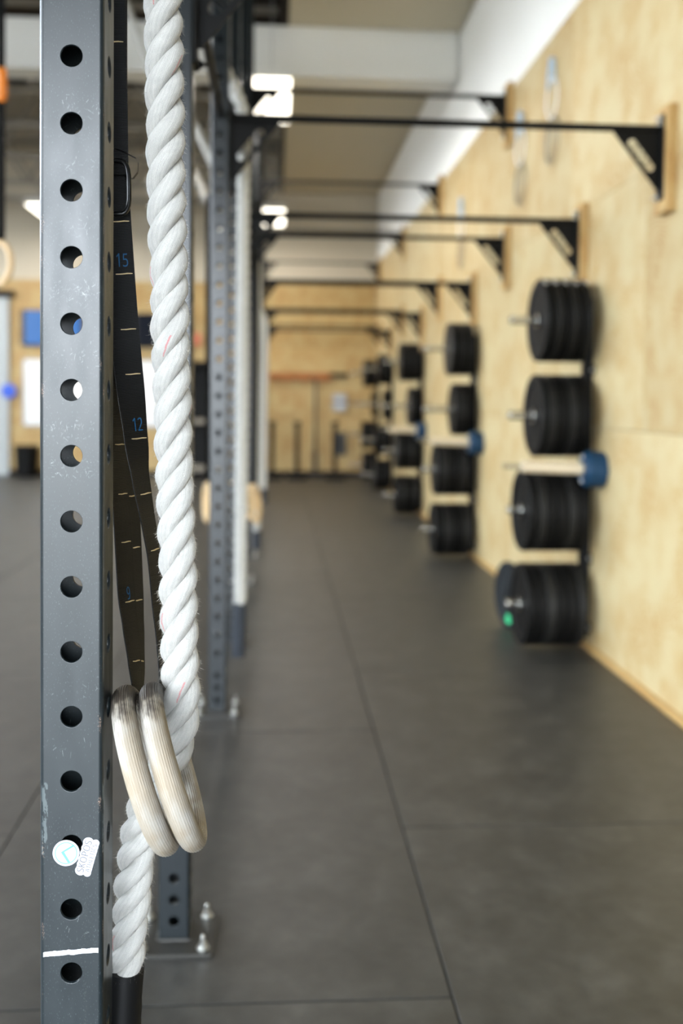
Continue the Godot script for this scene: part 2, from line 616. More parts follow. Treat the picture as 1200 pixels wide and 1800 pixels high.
func room() -> void:
	# floor of rubber mats on a slab
	var fl := shell("floor")
	put("slab", bx(Vector3((LEFT_X + WALL_X) * 0.5, -0.11, (FRONT_Z + FAR_Z) * 0.5), Vector3(WALL_X - LEFT_X + 0.4, 0.2, FRONT_Z - FAR_Z + 0.4)), M.under, fl)
	var sx := 1.22
	var sz := 1.83
	var shapes := {}
	var col := 0
	var x := 0.4108 + sx
	while x > LEFT_X:
		var right := minf(x, WALL_X)
		var left := maxf(x - sx, LEFT_X)
		if x - sx > WALL_X:
			x -= sx
			continue
		if x - sx > 0.3:
			right = WALL_X
		var z0 := -2.20 if col % 2 == 1 else -3.10
		z0 += sz * 5.0
		var z := z0
		while z > FAR_Z:
			var near := minf(z, FRONT_Z)
			var farz := maxf(z - sz, FAR_Z)
			if near - farz > 0.05:
				var s := Vector3(right - left - 0.0055, 0.012, near - farz - 0.0055)
				var key := "%.3f_%.3f" % [s.x, s.z]
				if not shapes.has(key):
					shapes[key] = bx(Vector3.ZERO, s, 0.0008).mesh()
				put("rubber_mat", shapes[key], M["mat%d" % rng.randi_range(0, 2)], fl, Vector3((right + left) * 0.5, -0.006, (near + farz) * 0.5))
			z -= sz
		col += 1
		x -= sx
	# right wall: plaster with plywood sheets below
	var wr := shell("wall_right")
	put("plaster", bx(Vector3(WALL_X + 0.119, 2.45, (FAR_Z - 1.5) * 0.5), Vector3(0.2, 5.1, -1.1 - FAR_Z)), M.white_wall, wr)
	put("painted_section", bx(Vector3(WALL_X + 0.119, 2.45, (FRONT_Z - 1.3) * 0.5 + 0.1), Vector3(0.2, 5.1, FRONT_Z + 1.5)), M.dark_wall, wr)
	sheets(wr, 3, 1.22, 2.44, -1.3, FAR_Z, true, 3.66)
	# far wall
	var wf := shell("wall_back")
	put("plaster", bx(Vector3((LEFT_X + WALL_X) * 0.5, 3.2, FAR_Z - 0.119), Vector3(WALL_X - LEFT_X + 0.8, 6.8, 0.2)), M.cream_wall, wf)
	put("upper_band", bx(Vector3((LEFT_X + WALL_X) * 0.5, 4.9, FAR_Z - 0.01), Vector3(WALL_X - LEFT_X, 1.9, 0.02)), M.cream_wall, wf)
	sheets(wf, 3, 1.113, 2.44, LEFT_X, WALL_X, false, 3.34)
	# left wall with high windows, wall behind the camera with an open roller door
	var wl := shell("wall_left")
	var m := MB.new()
	var lx := LEFT_X - 0.2
	rect_wall(m, Vector3(lx, -0.2, FAR_Z - 0.2), Vector3(LEFT_X, 3.2, FRONT_Z + 0.2))
	rect_wall(m, Vector3(lx, 5.6, FAR_Z - 0.2), Vector3(LEFT_X, 6.6, FRONT_Z + 0.2))
	var edges := [[FAR_Z - 0.2, -14.6], [-10.2, -9.8], [-5.4, -5.0], [-0.6, -0.2], [3.6, FRONT_Z + 0.2]]
	for e in edges:
		rect_wall(m, Vector3(lx, 3.2, e[0]), Vector3(LEFT_X, 5.6, e[1]))
	put("plaster", m, M.white_wall, wl)
	for k in 4:
		var a: float = edges[k][1]
		var b: float = edges[k + 1][0]
		var w := shell("window_%d" % (k + 1))
		var fm := MB.new()
		for j in 5:
			fm.box(Vector3(LEFT_X - 0.1, 4.4, lerpf(a, b, j / 4.0)), Vector3(0.06, 2.4, 0.06), 0.004)
		for y in [3.23, 4.4, 5.57]:
			fm.box(Vector3(LEFT_X - 0.1, y, (a + b) * 0.5), Vector3(0.06, 0.06, b - a), 0.004)
		put("window_frame", fm, M.alu, w)
	var wn := shell("wall_front")
	m = MB.new()
	rect_wall(m, Vector3(LEFT_X - 0.2, -0.2, FRONT_Z), Vector3(-5.6, 6.6, FRONT_Z + 0.2))
	rect_wall(m, Vector3(1.2, -0.2, FRONT_Z), Vector3(WALL_X + 0.22, 6.6, FRONT_Z + 0.2))
	rect_wall(m, Vector3(-5.6, 3.15, FRONT_Z), Vector3(1.2, 6.6, FRONT_Z + 0.2))
	put("plaster", m, M.dark_wall, wn)
	var ap := shell("floor_apron")
	put("concrete", bx(Vector3(-3.5, -0.12, FRONT_Z + 6.2), Vector3(26, 0.2, 12)), M.concrete, ap)
	# ceiling
	var ce := shell("ceiling")
	put("roof_deck", bx(Vector3((LEFT_X + WALL_X) * 0.5, 6.6, (FRONT_Z + FAR_Z) * 0.5), Vector3(WALL_X - LEFT_X + 0.8, 0.2, FRONT_Z - FAR_Z + 0.8)), M.deck, ce)
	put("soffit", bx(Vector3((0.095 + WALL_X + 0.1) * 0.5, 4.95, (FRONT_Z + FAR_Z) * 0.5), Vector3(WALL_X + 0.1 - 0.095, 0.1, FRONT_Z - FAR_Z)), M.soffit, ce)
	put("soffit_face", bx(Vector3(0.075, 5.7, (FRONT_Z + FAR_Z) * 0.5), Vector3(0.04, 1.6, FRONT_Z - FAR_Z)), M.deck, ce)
	put("cross_beam", bx(Vector3((LEFT_X + WALL_X) * 0.5, 4.665, -9.78), Vector3(WALL_X - LEFT_X, 0.47, 0.36), 0.01), M.white_wall, ce)
	for z in [-5.9, -7.9, -10.95, -12.35, -13.95, -15.6, -16.9]:
		var tr := Node3D.new()
		tr.name = "roof_truss"
		ce.add_child(tr, true)
		for y in [4.62, 5.55]:
			put("chord", bx(Vector3((LEFT_X + 0.05) * 0.5, y, z), Vector3(-LEFT_X - 0.05, 0.07, 0.07), 0.004), M.truss, tr)
		var xx := -0.1
		var up := true
		while xx > LEFT_X + 0.5:
			var t := MB.new()
			var a := Vector3(xx, 4.62 if up else 5.55, z)
			var b := Vector3(xx - 0.62, 5.55 if up else 4.62, z)
			t.tube([a, b], 0.022, 6)
			put("web_bar", t, M.truss, tr)
			up = not up
			xx -= 0.62
	# strip along the foot of the plywood
	var sk := shell("baseboard_right")
	put("strip", bx(Vector3(WALL_X - 0.011, 0.018, (FRONT_Z + FAR_Z) * 0.5), Vector3(0.022, 0.036, FRONT_Z - FAR_Z), 0.004), M.board, sk)
	var sf := shell("baseboard_back")
	put("strip", bx(Vector3((LEFT_X + WALL_X) * 0.5, 0.05, FAR_Z + 0.012), Vector3(WALL_X - LEFT_X, 0.1, 0.024), 0.004), M.black, sf)

func sheets(parent: Node, rows: int, hgt: float, len: float, from: float, to: float, on_side: bool, top: float) -> void:
	var shapes := []
	for k in 4:
		var m := MB.new()
		m.box(Vector3.ZERO, Vector3(len - 0.002, hgt - 0.002, 0.018), 0.0015)
		var off := Vector2(rng.randf(), rng.randf())
		for i in m.v.size():
			m.uv[i] = Vector2(m.v[i].x / 2.44 + 0.5, -m.v[i].y / 1.22 + 0.5) + off
		shapes.append(m.mesh())
	var span := absf(to - from)
	for r in rows:
		var shift := (0.37 if r % 2 == 0 else 1.59)
		var a := -shift
		while a < span:
			var lo := maxf(a, 0.0)
			var hi := minf(a + len, span)
			if hi - lo > 0.05:
				var sc := (hi - lo) / len
				var o := put("plywood_sheet", shapes[rng.randi_range(0, 3)], M[("ply%d" % rng.randi_range(0, 2)) if on_side else ("farply%d" % rng.randi_range(0, 1))], parent)
				var mid := (lo + hi) * 0.5
				var y := top - hgt * (r + 0.5)
				if on_side:
					o.transform = Transform3D(Basis(Vector3.UP, -PI / 2) * Basis.from_scale(Vector3(sc, 1, 1)), Vector3(WALL_X + 0.009, y, from - mid))
				else:
					o.transform = Transform3D(Basis.from_scale(Vector3(sc, 1, 1)), Vector3(from + mid, y, FAR_Z - 0.009 + 0.004))
			a += len

# ------------------------------------------------------------------ rig
func hole_heights(top: float) -> Array:
	var out := [0.050, 0.104, 0.158]
	var h := 1.3595 - 14 * 0.079
	while h < top - 0.03:
		out.append(h)
		h += 0.079
	return out

# square tube with rounded corners, holes drilled through all four faces
func tube_mesh(top: float, segs: int) -> MB:
	var m := MB.new()
	var half := 0.0381
	var cr := 0.0065
	var flat := half - cr
	var wall := 0.005
	var rad := 0.0130
	var hs := hole_heights(top)
	var cuts := [0.0]
	for k in hs.size() - 1:
		cuts.append((hs[k] + hs[k + 1]) * 0.5)
	cuts.append(top)
	for f in 4:
		var nn := Vector3(0, 0, 1).rotated(Vector3.UP, f * PI / 2)
		var ex := Vector3(1, 0, 0).rotated(Vector3.UP, f * PI / 2)
		for k in hs.size():
			var lo: float = cuts[k]
			var hi: float = cuts[k + 1]
			var c: float = hs[k]
			var base := m.v.size()
			var angles := []
			for j in segs:
				angles.append(TAU * j / segs)
			for q4 in [Vector2(flat, hi - c), Vector2(-flat, hi - c), Vector2(-flat, lo - c), Vector2(flat, lo - c)]:
				angles.append(fposmod(q4.angle(), TAU))
			angles.sort()
			angles.append(angles[0] + TAU)
			for j in angles.size():
				var a: float = angles[j]
				var d := Vector2(cos(a), sin(a))
				# ray to the border of the cell
				var tx := flat / maxf(absf(d.x), 1e-6)
				var ty := (hi - c if d.y > 0.0 else c - lo) / maxf(absf(d.y), 1e-6)
				var q := d * minf(tx, ty)
				var i := d * (rad + 0.0006)
				var e := d * rad
				var rim := -(ex * d.x + Vector3.UP * d.y)
				for s in 6:
					var p2: Vector2 = [q, i, e, e, e, q][s]
					var dep: float = [0.0, 0.0, -0.0006, -wall, -wall, -wall][s]
					var nv: Vector3 = [nn, nn, (nn + rim).normalized(), rim, -nn, -nn][s]
					var p := ex * p2.x + Vector3.UP * (c + p2.y) + nn * (half + dep)
					m.vert(p, nv, Vector2((p2.x + half) / (2.0 * half), (2.0 - (c + p2.y)) / 2.0))
			for j in angles.size() - 1:
				for s in [0, 1, 2, 4]:
					var o: int = base + j * 6 + s
					m.quad_i(o, o + 1, o + 7, o + 6)
		# rounded corner between this face and the next
		var prev := -1
		for j in 6:
			var a := f * PI / 2 + j / 5.0 * PI / 2
			var d := Vector3(0, 0, 1).rotated(Vector3.UP, a)
			var cc := (ex + nn) * flat
			var uu := 1.0 - (cr / (2.0 * half)) * (1.0 - j / 5.0) if j < 3 else (cr / (2.0 * half)) * (j / 5.0)
			var p0 := m.vert(cc + d * cr, d, Vector2(uu, 1.0))
			m.vert(cc + d * cr + Vector3.UP * top, d, Vector2(uu, (2.0 - top) / 2.0))
			if prev >= 0:
				m.quad_i(prev, prev + 1, p0 + 1, p0)
			prev = p0
	return m

func nut_mesh(r: float, h: float, stud: float) -> MB:
	var m := MB.new()
	m.lathe([Vector2(r * 1.5, 0.0), Vector2(r * 1.5, 0.003), Vector2(r, 0.003)], Vector3.ZERO, Vector3.UP, 20)
	m.lathe([Vector2(r, 0.003), Vector2(r, h), Vector2(r * 0.55, h + 0.002)], Vector3.ZERO, Vector3.UP, 6)
	m.lathe([Vector2(r * 0.5, h), Vector2(r * 0.5, h + stud), Vector2(r * 0.3, h + stud + 0.003), Vector2(0, h + stud + 0.003)], Vector3.ZERO, Vector3.UP, 10)
	return m

func uprights() -> void:
	var tall := tube_mesh(4.9, 20).mesh()
	var near := tube_mesh(4.9, 32).mesh()
	var plate := MB.new()
	var poly := PackedVector2Array()
	for k in 4:
		for j in 5:
			var a := k * PI / 2 + j / 4.0 * PI / 2
			var cc := Vector2([0.09, -0.09, -0.09, 0.09][k], [0.09, 0.09, -0.09, -0.09][k])
			poly.append(cc + Vector2(cos(a), sin(a)) * 0.012)
	plate.prism(poly, Vector3(0, 0, 0), Vector3.RIGHT, Vector3.FORWARD, 0.010)
	var weld := MB.new()
	for k in 4:
		var a := Basis(Vector3.UP, k * PI / 2)
		weld.tube([a * Vector3(-0.036, 0.011, 0.039), a * Vector3(0.036, 0.011, 0.039)], 0.0045, 8)
	var pm := plate.mesh()
	var wm := weld.mesh()
	var nut := nut_mesh(0.0105, 0.013, 0.016).mesh()
	var notes := [
		"nearest grey-blue perforated steel upright with white sticker and chalk line",
		"second steel upright, right behind the wooden rings, bolted base plate in view",
		"third steel upright with rows of holes, base plate on the floor mid picture",
		"fourth rig upright, just behind the third one",
		"fifth rig upright, black above the second white rope",
		"sixth rig upright along the aisle", "seventh rig upright along the aisle", "eighth rig upright along the aisle", "ninth rig upright along the aisle", "tenth rig upright along the aisle", "last rig upright by the back wall"]
	for k in RIG_Z.size():
		var t := thing("rig_upright", notes[k], "upright", Vector3(POST_X, 0, RIG_Z[k]), "perforated rig uprights")
		put("square_tube", near if k == 0 else tall, M.upright if k == 0 else M.steel, t, Vector3(0, 0.008, 0))
		var bp := put("base_plate", pm, M.base_plate, t)
		put("weld_bead", wm, M.base_plate, bp)
		for c in [Vector3(-0.075, 0.010, -0.075), Vector3(0.075, 0.010, -0.075), Vector3(-0.075, 0.010, 0.075), Vector3(0.075, 0.010, 0.075)]:
			put("anchor_bolt", nut, M.zinc, bp, c)
		if k == 0:
			sticker(t)

func disc(r: float, segs: int) -> PackedVector2Array:
	var p := PackedVector2Array()
	for k in segs:
		p.append(Vector2(cos(TAU * k / segs), sin(TAU * k / segs)) * r)
	return p

func text_mesh(s: String, size: float, depth: float) -> TextMesh:
	var t := TextMesh.new()
	var f := SystemFont.new()
	f.font_names = PackedStringArray(["Droid Sans"])
	var fv := FontVariation.new()
	fv.base_font = f
	t.font = fv
	t.text = s
	t.font_size = 64
	t.pixel_size = size / 64.0
	t.depth = depth
	t.curve_step = 4.0
	return t

func sticker(post: Node3D) -> void:
	var fz := 0.0381
	var s := Node3D.new()
	s.name = "sticker"
	post.add_child(s)
	tag(s, "white vinyl sticker with pale blue ring and arrow and grey lettering")
	var o := Vector3(-0.2503 - POST_X, 0.8055, fz)
	# backing disc and scalloped block under the letters
	var b := MB.new()
	b.prism(disc(0.0160, 48), o, Vector3.RIGHT, Vector3.UP, 0.0003)
	put("disc", b, M.sticker_white, s)
	var ring := MB.new()
	var ri := 0.0123
	var ro := 0.0135
	for k in 48:
		var a := TAU * k / 48.0
		var c := TAU * (k + 1) / 48.0
		var z := Vector3(0, 0, 0.00045)
		var p := Vector3(cos(a), sin(a), 0)
		var q := Vector3(cos(c), sin(c), 0)
		ring.quad(o + z + p * ri, o + z + p * ro, o + z + q * ro, o + z + q * ri, Vector3.BACK)
	put("ring_print", ring, M.sticker_cyan, s)
	var ch := MB.new()
	var arrow := PackedVector2Array([Vector2(0.0080, 0.0098), Vector2(0.0092, 0.0078), Vector2(-0.0022, 0.0012), Vector2(0.0050, -0.0112), Vector2(0.0022, -0.0120), Vector2(-0.0062, 0.0012)])
	ch.prism(arrow, o + Vector3(0, 0, 0.0003), Vector3.RIGHT, Vector3.UP, 0.00015)
	put("arrow_print", ch, M.sticker_cyan, s)
	var ang := deg_to_rad(74.5)
	var ex := Vector3(cos(ang), sin(ang), 0)
	var ey := Vector3(-sin(ang), cos(ang), 0)
	var tc := Vector3(-0.2250 - POST_X, 0.8000, fz)
	var back := MB.new()
	var outline := PackedVector2Array([Vector2(-0.0175, -0.008), Vector2(0.0190, -0.008), Vector2(0.0175, 0.008), Vector2(-0.0175, 0.008)])
	for row in [[6, 0.0345, 0.0067, 0.0034], [9, 0.0375, 0.0047, -0.0052]]:    # bumps follow the letters
		for k in row[0]:
			var bump := disc(row[2], 20)
			for q in bump.size():
				bump[q] += Vector2(row[1] * (k / (row[0] - 1.0) - 0.5), row[3])
			for part in Geometry2D.merge_polygons(outline, bump):
				if not Geometry2D.is_polygon_clockwise(part):
					outline = part
	back.prism(outline, tc, ex, ey, 0.0003)
	put("letter_backing", back, M.sticker_white, s)
	for row in [["SKOPOS", 0.0118, 0.0034], ["ATHLETICS", 0.0078, -0.0050]]:
		var tm := text_mesh(row[0], row[1], 0.0002)
		var l := put("lettering", tm, M.sticker_grey, s)
		l.transform = Transform3D(Basis(ex * 0.94, ey, Vector3.BACK), tc + ey * row[2] + Vector3(0, 0, 0.0004))
	# chalk line drawn across the face
	var c := MB.new()
	var prev := []
	var r := RandomNumberGenerator.new()
	r.seed = 3
	for k in 25:
		var x := lerpf(-0.0335, 0.0325, k / 24.0)
		var y := 0.6803 + 0.0039 * pow(k / 24.0, 0.7) + r.randfn(0, 0.0002)
		var hw := 0.0026 + 0.0006 * r.randf()
		var cur := [Vector3(x, y - hw, fz + 0.0002), Vector3(x, y + hw, fz + 0.0002)]
		if prev:
			c.quad(prev[0], cur[0], cur[1], prev[1], Vector3.BACK)
		prev = cur
	put("chalk_line", c, M.chalk, post)

# gusset: a triangular plate with a stencilled slot; the corner sits at the origin, legs along +x and -y
func gusset_meshes() -> Array:
	var outer := PackedVector2Array([Vector2(0, 0), Vector2(0.205, 0), Vector2(0.205, -0.012), Vector2(0.012, -0.255), Vector2(0, -0.255)])
	# slot parallel to the slanted edge
	var a := Vector2(0.122, -0.056)
	var b := Vector2(0.043, -0.156)
	var d := (b - a).normalized()
	var nn := Vector2(-d.y, d.x)
	var slot := PackedVector2Array()
	for j in 9:
		var t := PI * j / 8.0
		slot.append(b + (nn * cos(t) + d * sin(t)) * 0.0195)
	for j in 9:
		var t := PI * j / 8.0
		slot.append(a + (-nn * cos(t) - d * sin(t)) * 0.0195)
	# keyhole: join outer and slot into one outline
	var best := 0
	var corner := Vector2(0.0, 0.0)
	for k in slot.size():
		if slot[k].distance_to(corner) < slot[best].distance_to(corner):
			best = k
	var key := PackedVector2Array([Vector2(0.0003, 0.0)])
	for k in range(1, outer.size()):
		key.append(outer[k])
	key.append(Vector2(0.0, -0.0003))
	var cw := Geometry2D.is_polygon_clockwise(outer) == Geometry2D.is_polygon_clockwise(slot)
	for k in slot.size() + 1:
		var i := posmod(best - k if cw else best + k, slot.size())
		var p := slot[i]
		if k == slot.size():
			p += Vector2(0.0002, 0.0002)
		key.append(p)
	var m := MB.new()
	m.prism(key, Vector3(0, 0, -0.003), Vector3.RIGHT, Vector3.UP, 0.006, outer)
	m.walls(slot, Vector3(0, 0, -0.003), Vector3.RIGHT, Vector3.UP, Vector3.BACK, 0.006, -1.0)
	# strokes that cross the slot, like the cut letters
	var l := MB.new()
	var e3 := Vector3(d.x, d.y, 0)
	var n3 := Vector3(nn.x, nn.y, 0)
	var mid := Vector3((a + b).x * 0.5, (a + b).y * 0.5, 0)
	var strokes := [[-0.060, 0.0], [-0.047, 0.0], [-0.034, 0.0], [-0.020, 0.35], [-0.004, -0.35], [0.012, 0.35], [0.028, 0.0], [0.042, 0.0], [0.056, 0.0]]
	for q in strokes:
		var c: Vector3 = mid + e3 * q[0]
		var dir: Vector3 = (n3 + e3 * q[1]).normalized()
		var len := 0.039 if absf(q[0]) < 0.06 else 0.037
		l.box(c, Vector3(0.0048, len, 0.0055), 0.0, Basis(e3, dir, Vector3.BACK))
	return [m.mesh(), l.mesh()]

func bars() -> void:
	var g := gusset_meshes()
	var nut := nut_mesh(0.010, 0.010, 0.010).mesh()
	var left := POST_X + 0.0381
	var right := WALL_X - 0.044
	var flange := MB.new()
	flange.box(Vector3.ZERO, Vector3(0.008, 0.37, 0.075), 0.002)
	var fm := flange.mesh()
	var board := MB.new()
	for k in 2:
		board.box(Vector3(-0.011 - k * 0.0215, 0, 0), Vector3(0.021, 0.46, 0.150), 0.0015)
	for i in board.v.size():
		board.uv[i] = Vector2(board.v[i].y / 1.2, board.v[i].z / 0.3 + board.v[i].x * 9.0)
	var bm := board.mesh()
	var pipe := MB.new()
	pipe.tube([Vector3(left + 0.008, 0, 0), Vector3(right - 0.008, 0, 0)], 0.0165, 20, false)
	var pm := pipe.mesh()
	var spots := []
	for k in range(1, RIG_Z.size()):
		if k % 2 == 0:
			spots.append([k, 2.555, "lower"])
			spots.append([k, 3.60, "upper"])
		else:
			spots.append([k, 2.48 if k == 1 else 2.365, "single"])
	for s in spots:
		var z: float = RIG_Z[s[0]]
		var nth: String = ord_word(s[0])
		var which := "upper" if s[2] == "upper" else ("lower" if s[2] == "lower" else "only")
		if s[0] == 2 and s[2] == "upper":
			continue
		var t := thing("pull_up_bar", "black pull-up bar from rig to wall, %s one at the %s upright" % [which, nth], "pull-up bar", Vector3(0, s[1], z), "pull-up bars across the aisle")
		put("bar", pm, M.black, t)
		for side in 2:
			var fx := left + 0.004 if side == 0 else right - 0.004
			var f := put("flange", fm, M.black, t, Vector3(fx, -0.125, 0))
			for dy in [0.172, 0.140, -0.172]:
				for dz in ([-0.02] if dy < 0 else [0.0]):
					var b := put("bolt", nut, M.zinc if side == 1 else M.black, f, Vector3(0.004 if side == 0 else -0.004, dy, dz))
					b.rotation_degrees = Vector3(0, 0, -90 if side == 0 else 90)
			var gu := put("gusset", g[0], M.black, t, Vector3(left + 0.008 if side == 0 else right - 0.008, -0.010, 0))
			put("stencil_bars", g[1], M.black, gu)
			if side == 1:
				gu.scale = Vector3(-1, 1, 1)
		var bo := put("mounting_board", bm, M.board, self, Vector3(WALL_X, s[1] - 0.135, z))
		tag(bo, "double plywood mounting board on the wall, %s one at the %s upright" % [which, nth], "board", "mounting boards of the pull-up bars")
	# bars that run along the rig from upright to upright
	for k in range(1, RIG_Z.size() - 1):
		var a: float = RIG_Z[k] - 0.0381
		var b: float = RIG_Z[k + 1] + 0.0381
		var m := MB.new()
		m.tube([Vector3(0, 0, a), Vector3(0, 0, b)], 0.0165, 16)
		var t := thing("rig_crossbar", "black bar along the rig between its %s and %s uprights" % [ord_word(k), ord_word(k + 1)], "crossbar", Vector3(POST_X, 2.555 if k % 2 == 1 else 2.555, 0), "bars along the rig")
		put("bar", m, M.black, t)

# ------------------------------------------------------------------ ropes
func smooth_path(pts: Array, step: float) -> PackedVector3Array:
	var c := Curve3D.new()
	c.bake_interval = step
	for i in pts.size():
		var a: Vector3 = pts[maxi(i - 1, 0)]
		var b: Vector3 = pts[mini(i + 1, pts.size() - 1)]
		var t := (b - a) * 0.5
		var before: float = (pts[i] - pts[maxi(i - 1, 0)]).length()
		var after: float = (pts[mini(i + 1, pts.size() - 1)] - pts[i]).length()
		var dir := t.normalized()
		c.add_point(pts[i], -dir * before * 0.33, dir * after * 0.33)
	return c.get_baked_points()

# three strands laid round a path that runs downwards
func rope_strands(path: PackedVector3Array, off: float, rad: float, pitch: float, sides: int, sd: int, rough: float) -> Array:
	var n1 := noise(1.0, sd, 2)
	var out := []
	var nn := Vector3.RIGHT
	var tang := PackedVector3Array()
	var fr := PackedVector3Array()
	var run := PackedFloat32Array()
	var s := 0.0
	for i in path.size():
		var t := (path[mini(i + 1, path.size() - 1)] - path[maxi(i - 1, 0)]).normalized()
		nn = (nn - t * nn.dot(t)).normalized()
		tang.append(t)
		fr.append(nn)
		if i > 0:
			s += path[i].distance_to(path[i - 1])
		run.append(s)
	for k in 3:
		var m := MB.new()
		var cen := PackedVector3Array()
		var outw := PackedVector3Array()
		for i in path.size():
			var th := TAU * (run[i] / pitch + k / 3.0 + rough * 0.35 * n1.get_noise_2d(run[i] * 9.0, 50.0 + k))
			var e := fr[i] * cos(th) + tang[i].cross(fr[i]) * sin(th)
			cen.append(path[i] + e * off * (1.0 + rough * n1.get_noise_2d(run[i] * 14.0, 7.0 * k)))
			outw.append(e)
		var along := 0.0
		for i in path.size():
			var t := (cen[mini(i + 1, path.size() - 1)] - cen[maxi(i - 1, 0)]).normalized()
			var e := (outw[i] - t * outw[i].dot(t)).normalized()
			var c := t.cross(e)
			if i > 0:
				along += cen[i].distance_to(cen[i - 1])
			for j in sides + 1:
				var a := TAU * j / sides
				var d := e * cos(a) + c * sin(a)
				var rr := rad * (1.0 + rough * 0.9 * n1.get_noise_3d(run[i] * 18.0, k * 9.0, sin(a) * 1.5 + cos(a)))
				m.vert(cen[i] + d * rr, d, Vector2(float(j) / sides, along / 0.11))
		for i in path.size() - 1:
			for j in sides:
				var q := i * (sides + 1) + j
				m.ix.append_array(PackedInt32Array([q, q + sides + 2, q + 1, q, q + sides + 1, q + sides + 2]))
		out.append(m)
	return out

func hero_rope() -> void:
	var pts := [Vector3(-0.1600, 2.5450, -1.3000), Vector3(-0.1539, 2.2000, -1.3000), Vector3(-0.1474, 1.8669, -1.3000), Vector3(-0.1441, 1.7223, -1.3000), Vector3(-0.1408, 1.5778, -1.3000), Vector3(-0.1361, 1.4320, -1.3000), Vector3(-0.1314, 1.2849, -1.3000), Vector3(-0.1262, 1.1367, -1.3000), Vector3(-0.1225, 1.0246, -1.2991), Vector3(-0.1206, 0.9721, -1.2981), Vector3(-0.1220, 0.9357, -1.2972), Vector3(-0.1319, 0.8954, -1.2962), Vector3(-0.1530, 0.8600, -1.2962), Vector3(-0.1690, 0.8150, -1.3000), Vector3(-0.1788, 0.7670, -1.3080), Vector3(-0.1858, 0.7000, -1.3150), Vector3(-0.1916, 0.6350, -1.3160), Vector3(-0.1956, 0.5890, -1.3160), Vector3(-0.1984, 0.5280, -1.3160), Vector3(-0.2000, 0.3780, -1.3160)]
	var path := smooth_path(pts, 0.003)
	var cut := 0
	for i in path.size():
		if path[i].y > 0.5978:
			cut = i
	var t := thing("climbing_rope", "thick white three-strand climbing rope in front, threaded through the two wooden rings", "rope", Vector3.ZERO, "white climbing ropes")
	var st := rope_strands(path.slice(0, cut + 4), 0.0130, 0.0122, 0.112, 22, 4, 0.10)
	for k in 3:
		put("strand", st[k], M["strand%d" % (1 if k == 1 else 0)], t)
	# black sleeve shrunk over the end
	var m := MB.new()
	var r := []
	var pp := []
	var sn := noise(1.0, 8, 2)
	for i in range(cut, path.size(), 3):
		pp.append(path[i])
		r.append(0.0248 + 0.0012 * sn.get_noise_1d(i * 0.06))
	m.tube(pp, r, 28)
	put("shrink_sleeve", m, M.heatshrink, t)
	# loop of webbing that carries the rope on its bar
	var lp := MB.new()
	lp.tube([Vector3(-0.160, 2.53, -1.3000), Vector3(-0.160, 2.60, -1.3000)], 0.030, 20)
	put("top_sleeve", lp, M.heatshrink, t)
	# loose fibres
	var f := MB.new()
	var g := RandomNumberGenerator.new()
	g.seed = 12
	for k in 60000:
		var src: MB = st[k % 3]
		var i := g.randi_range(0, src.v.size() - 1)
		var p := src.v[i]
		if p.y > 1.95:
			continue
		var nn := src.n[i]
		var dir := (nn * g.randf_range(0.25, 1.0) + Vector3(g.randfn(0, 0.35), -0.75 + g.randfn(0, 0.45), g.randfn(0, 0.35))).normalized()
		var len := 0.0022 + 0.0036 * g.randf() + (0.007 * g.randf() if g.randf() < 0.14 else 0.0)
		var bend := Vector3(g.randfn(0, 1), g.randfn(0, 1), g.randfn(0, 1)) * 0.30
		var side := dir.cross(Vector3(g.randfn(0, 1), g.randfn(0, 1), g.randfn(0, 1))).normalized() * g.randf_range(0.00005, 0.00010)
		var p1 := p + dir * len * 0.5
		var p2 := p1 + (dir + bend).normalized() * len * 0.5
		var ff := dir.cross(side).normalized()
		var a := f.vert(p - nn * 0.0005 - side, ff)
		var b := f.vert(p - nn * 0.0005 + side, ff)
		var c := f.vert(p1 - side * 0.8, ff)
		var d := f.vert(p1 + side * 0.8, ff)
		var e := f.vert(p2, ff)
		f.quad_i(a, b, d, c)
		f.tri(c, d, e)
	var fz := put("loose_fibres", f, M.fuzz, t)
	fz.set_meta("kind", "stuff")

func far_rope(pts: Array, label: String, sleeve_from: int, sleeve_mat: Material) -> void:
	var t := thing("climbing_rope", label, "rope", Vector3.ZERO, "white climbing ropes")
	var path := smooth_path(pts.slice(0, sleeve_from + 1), 0.012)
	var st := rope_strands(path, 0.0150, 0.0152, 0.135, 10, 6, 0.05)
	for k in 3:
		put("strand", st[k], M.far_rope, t)
	var m := MB.new()
	m.tube(Array(smooth_path(pts.slice(sleeve_from), 0.02)), 0.030, 16)
	put("shrink_sleeve", m, sleeve_mat, t)

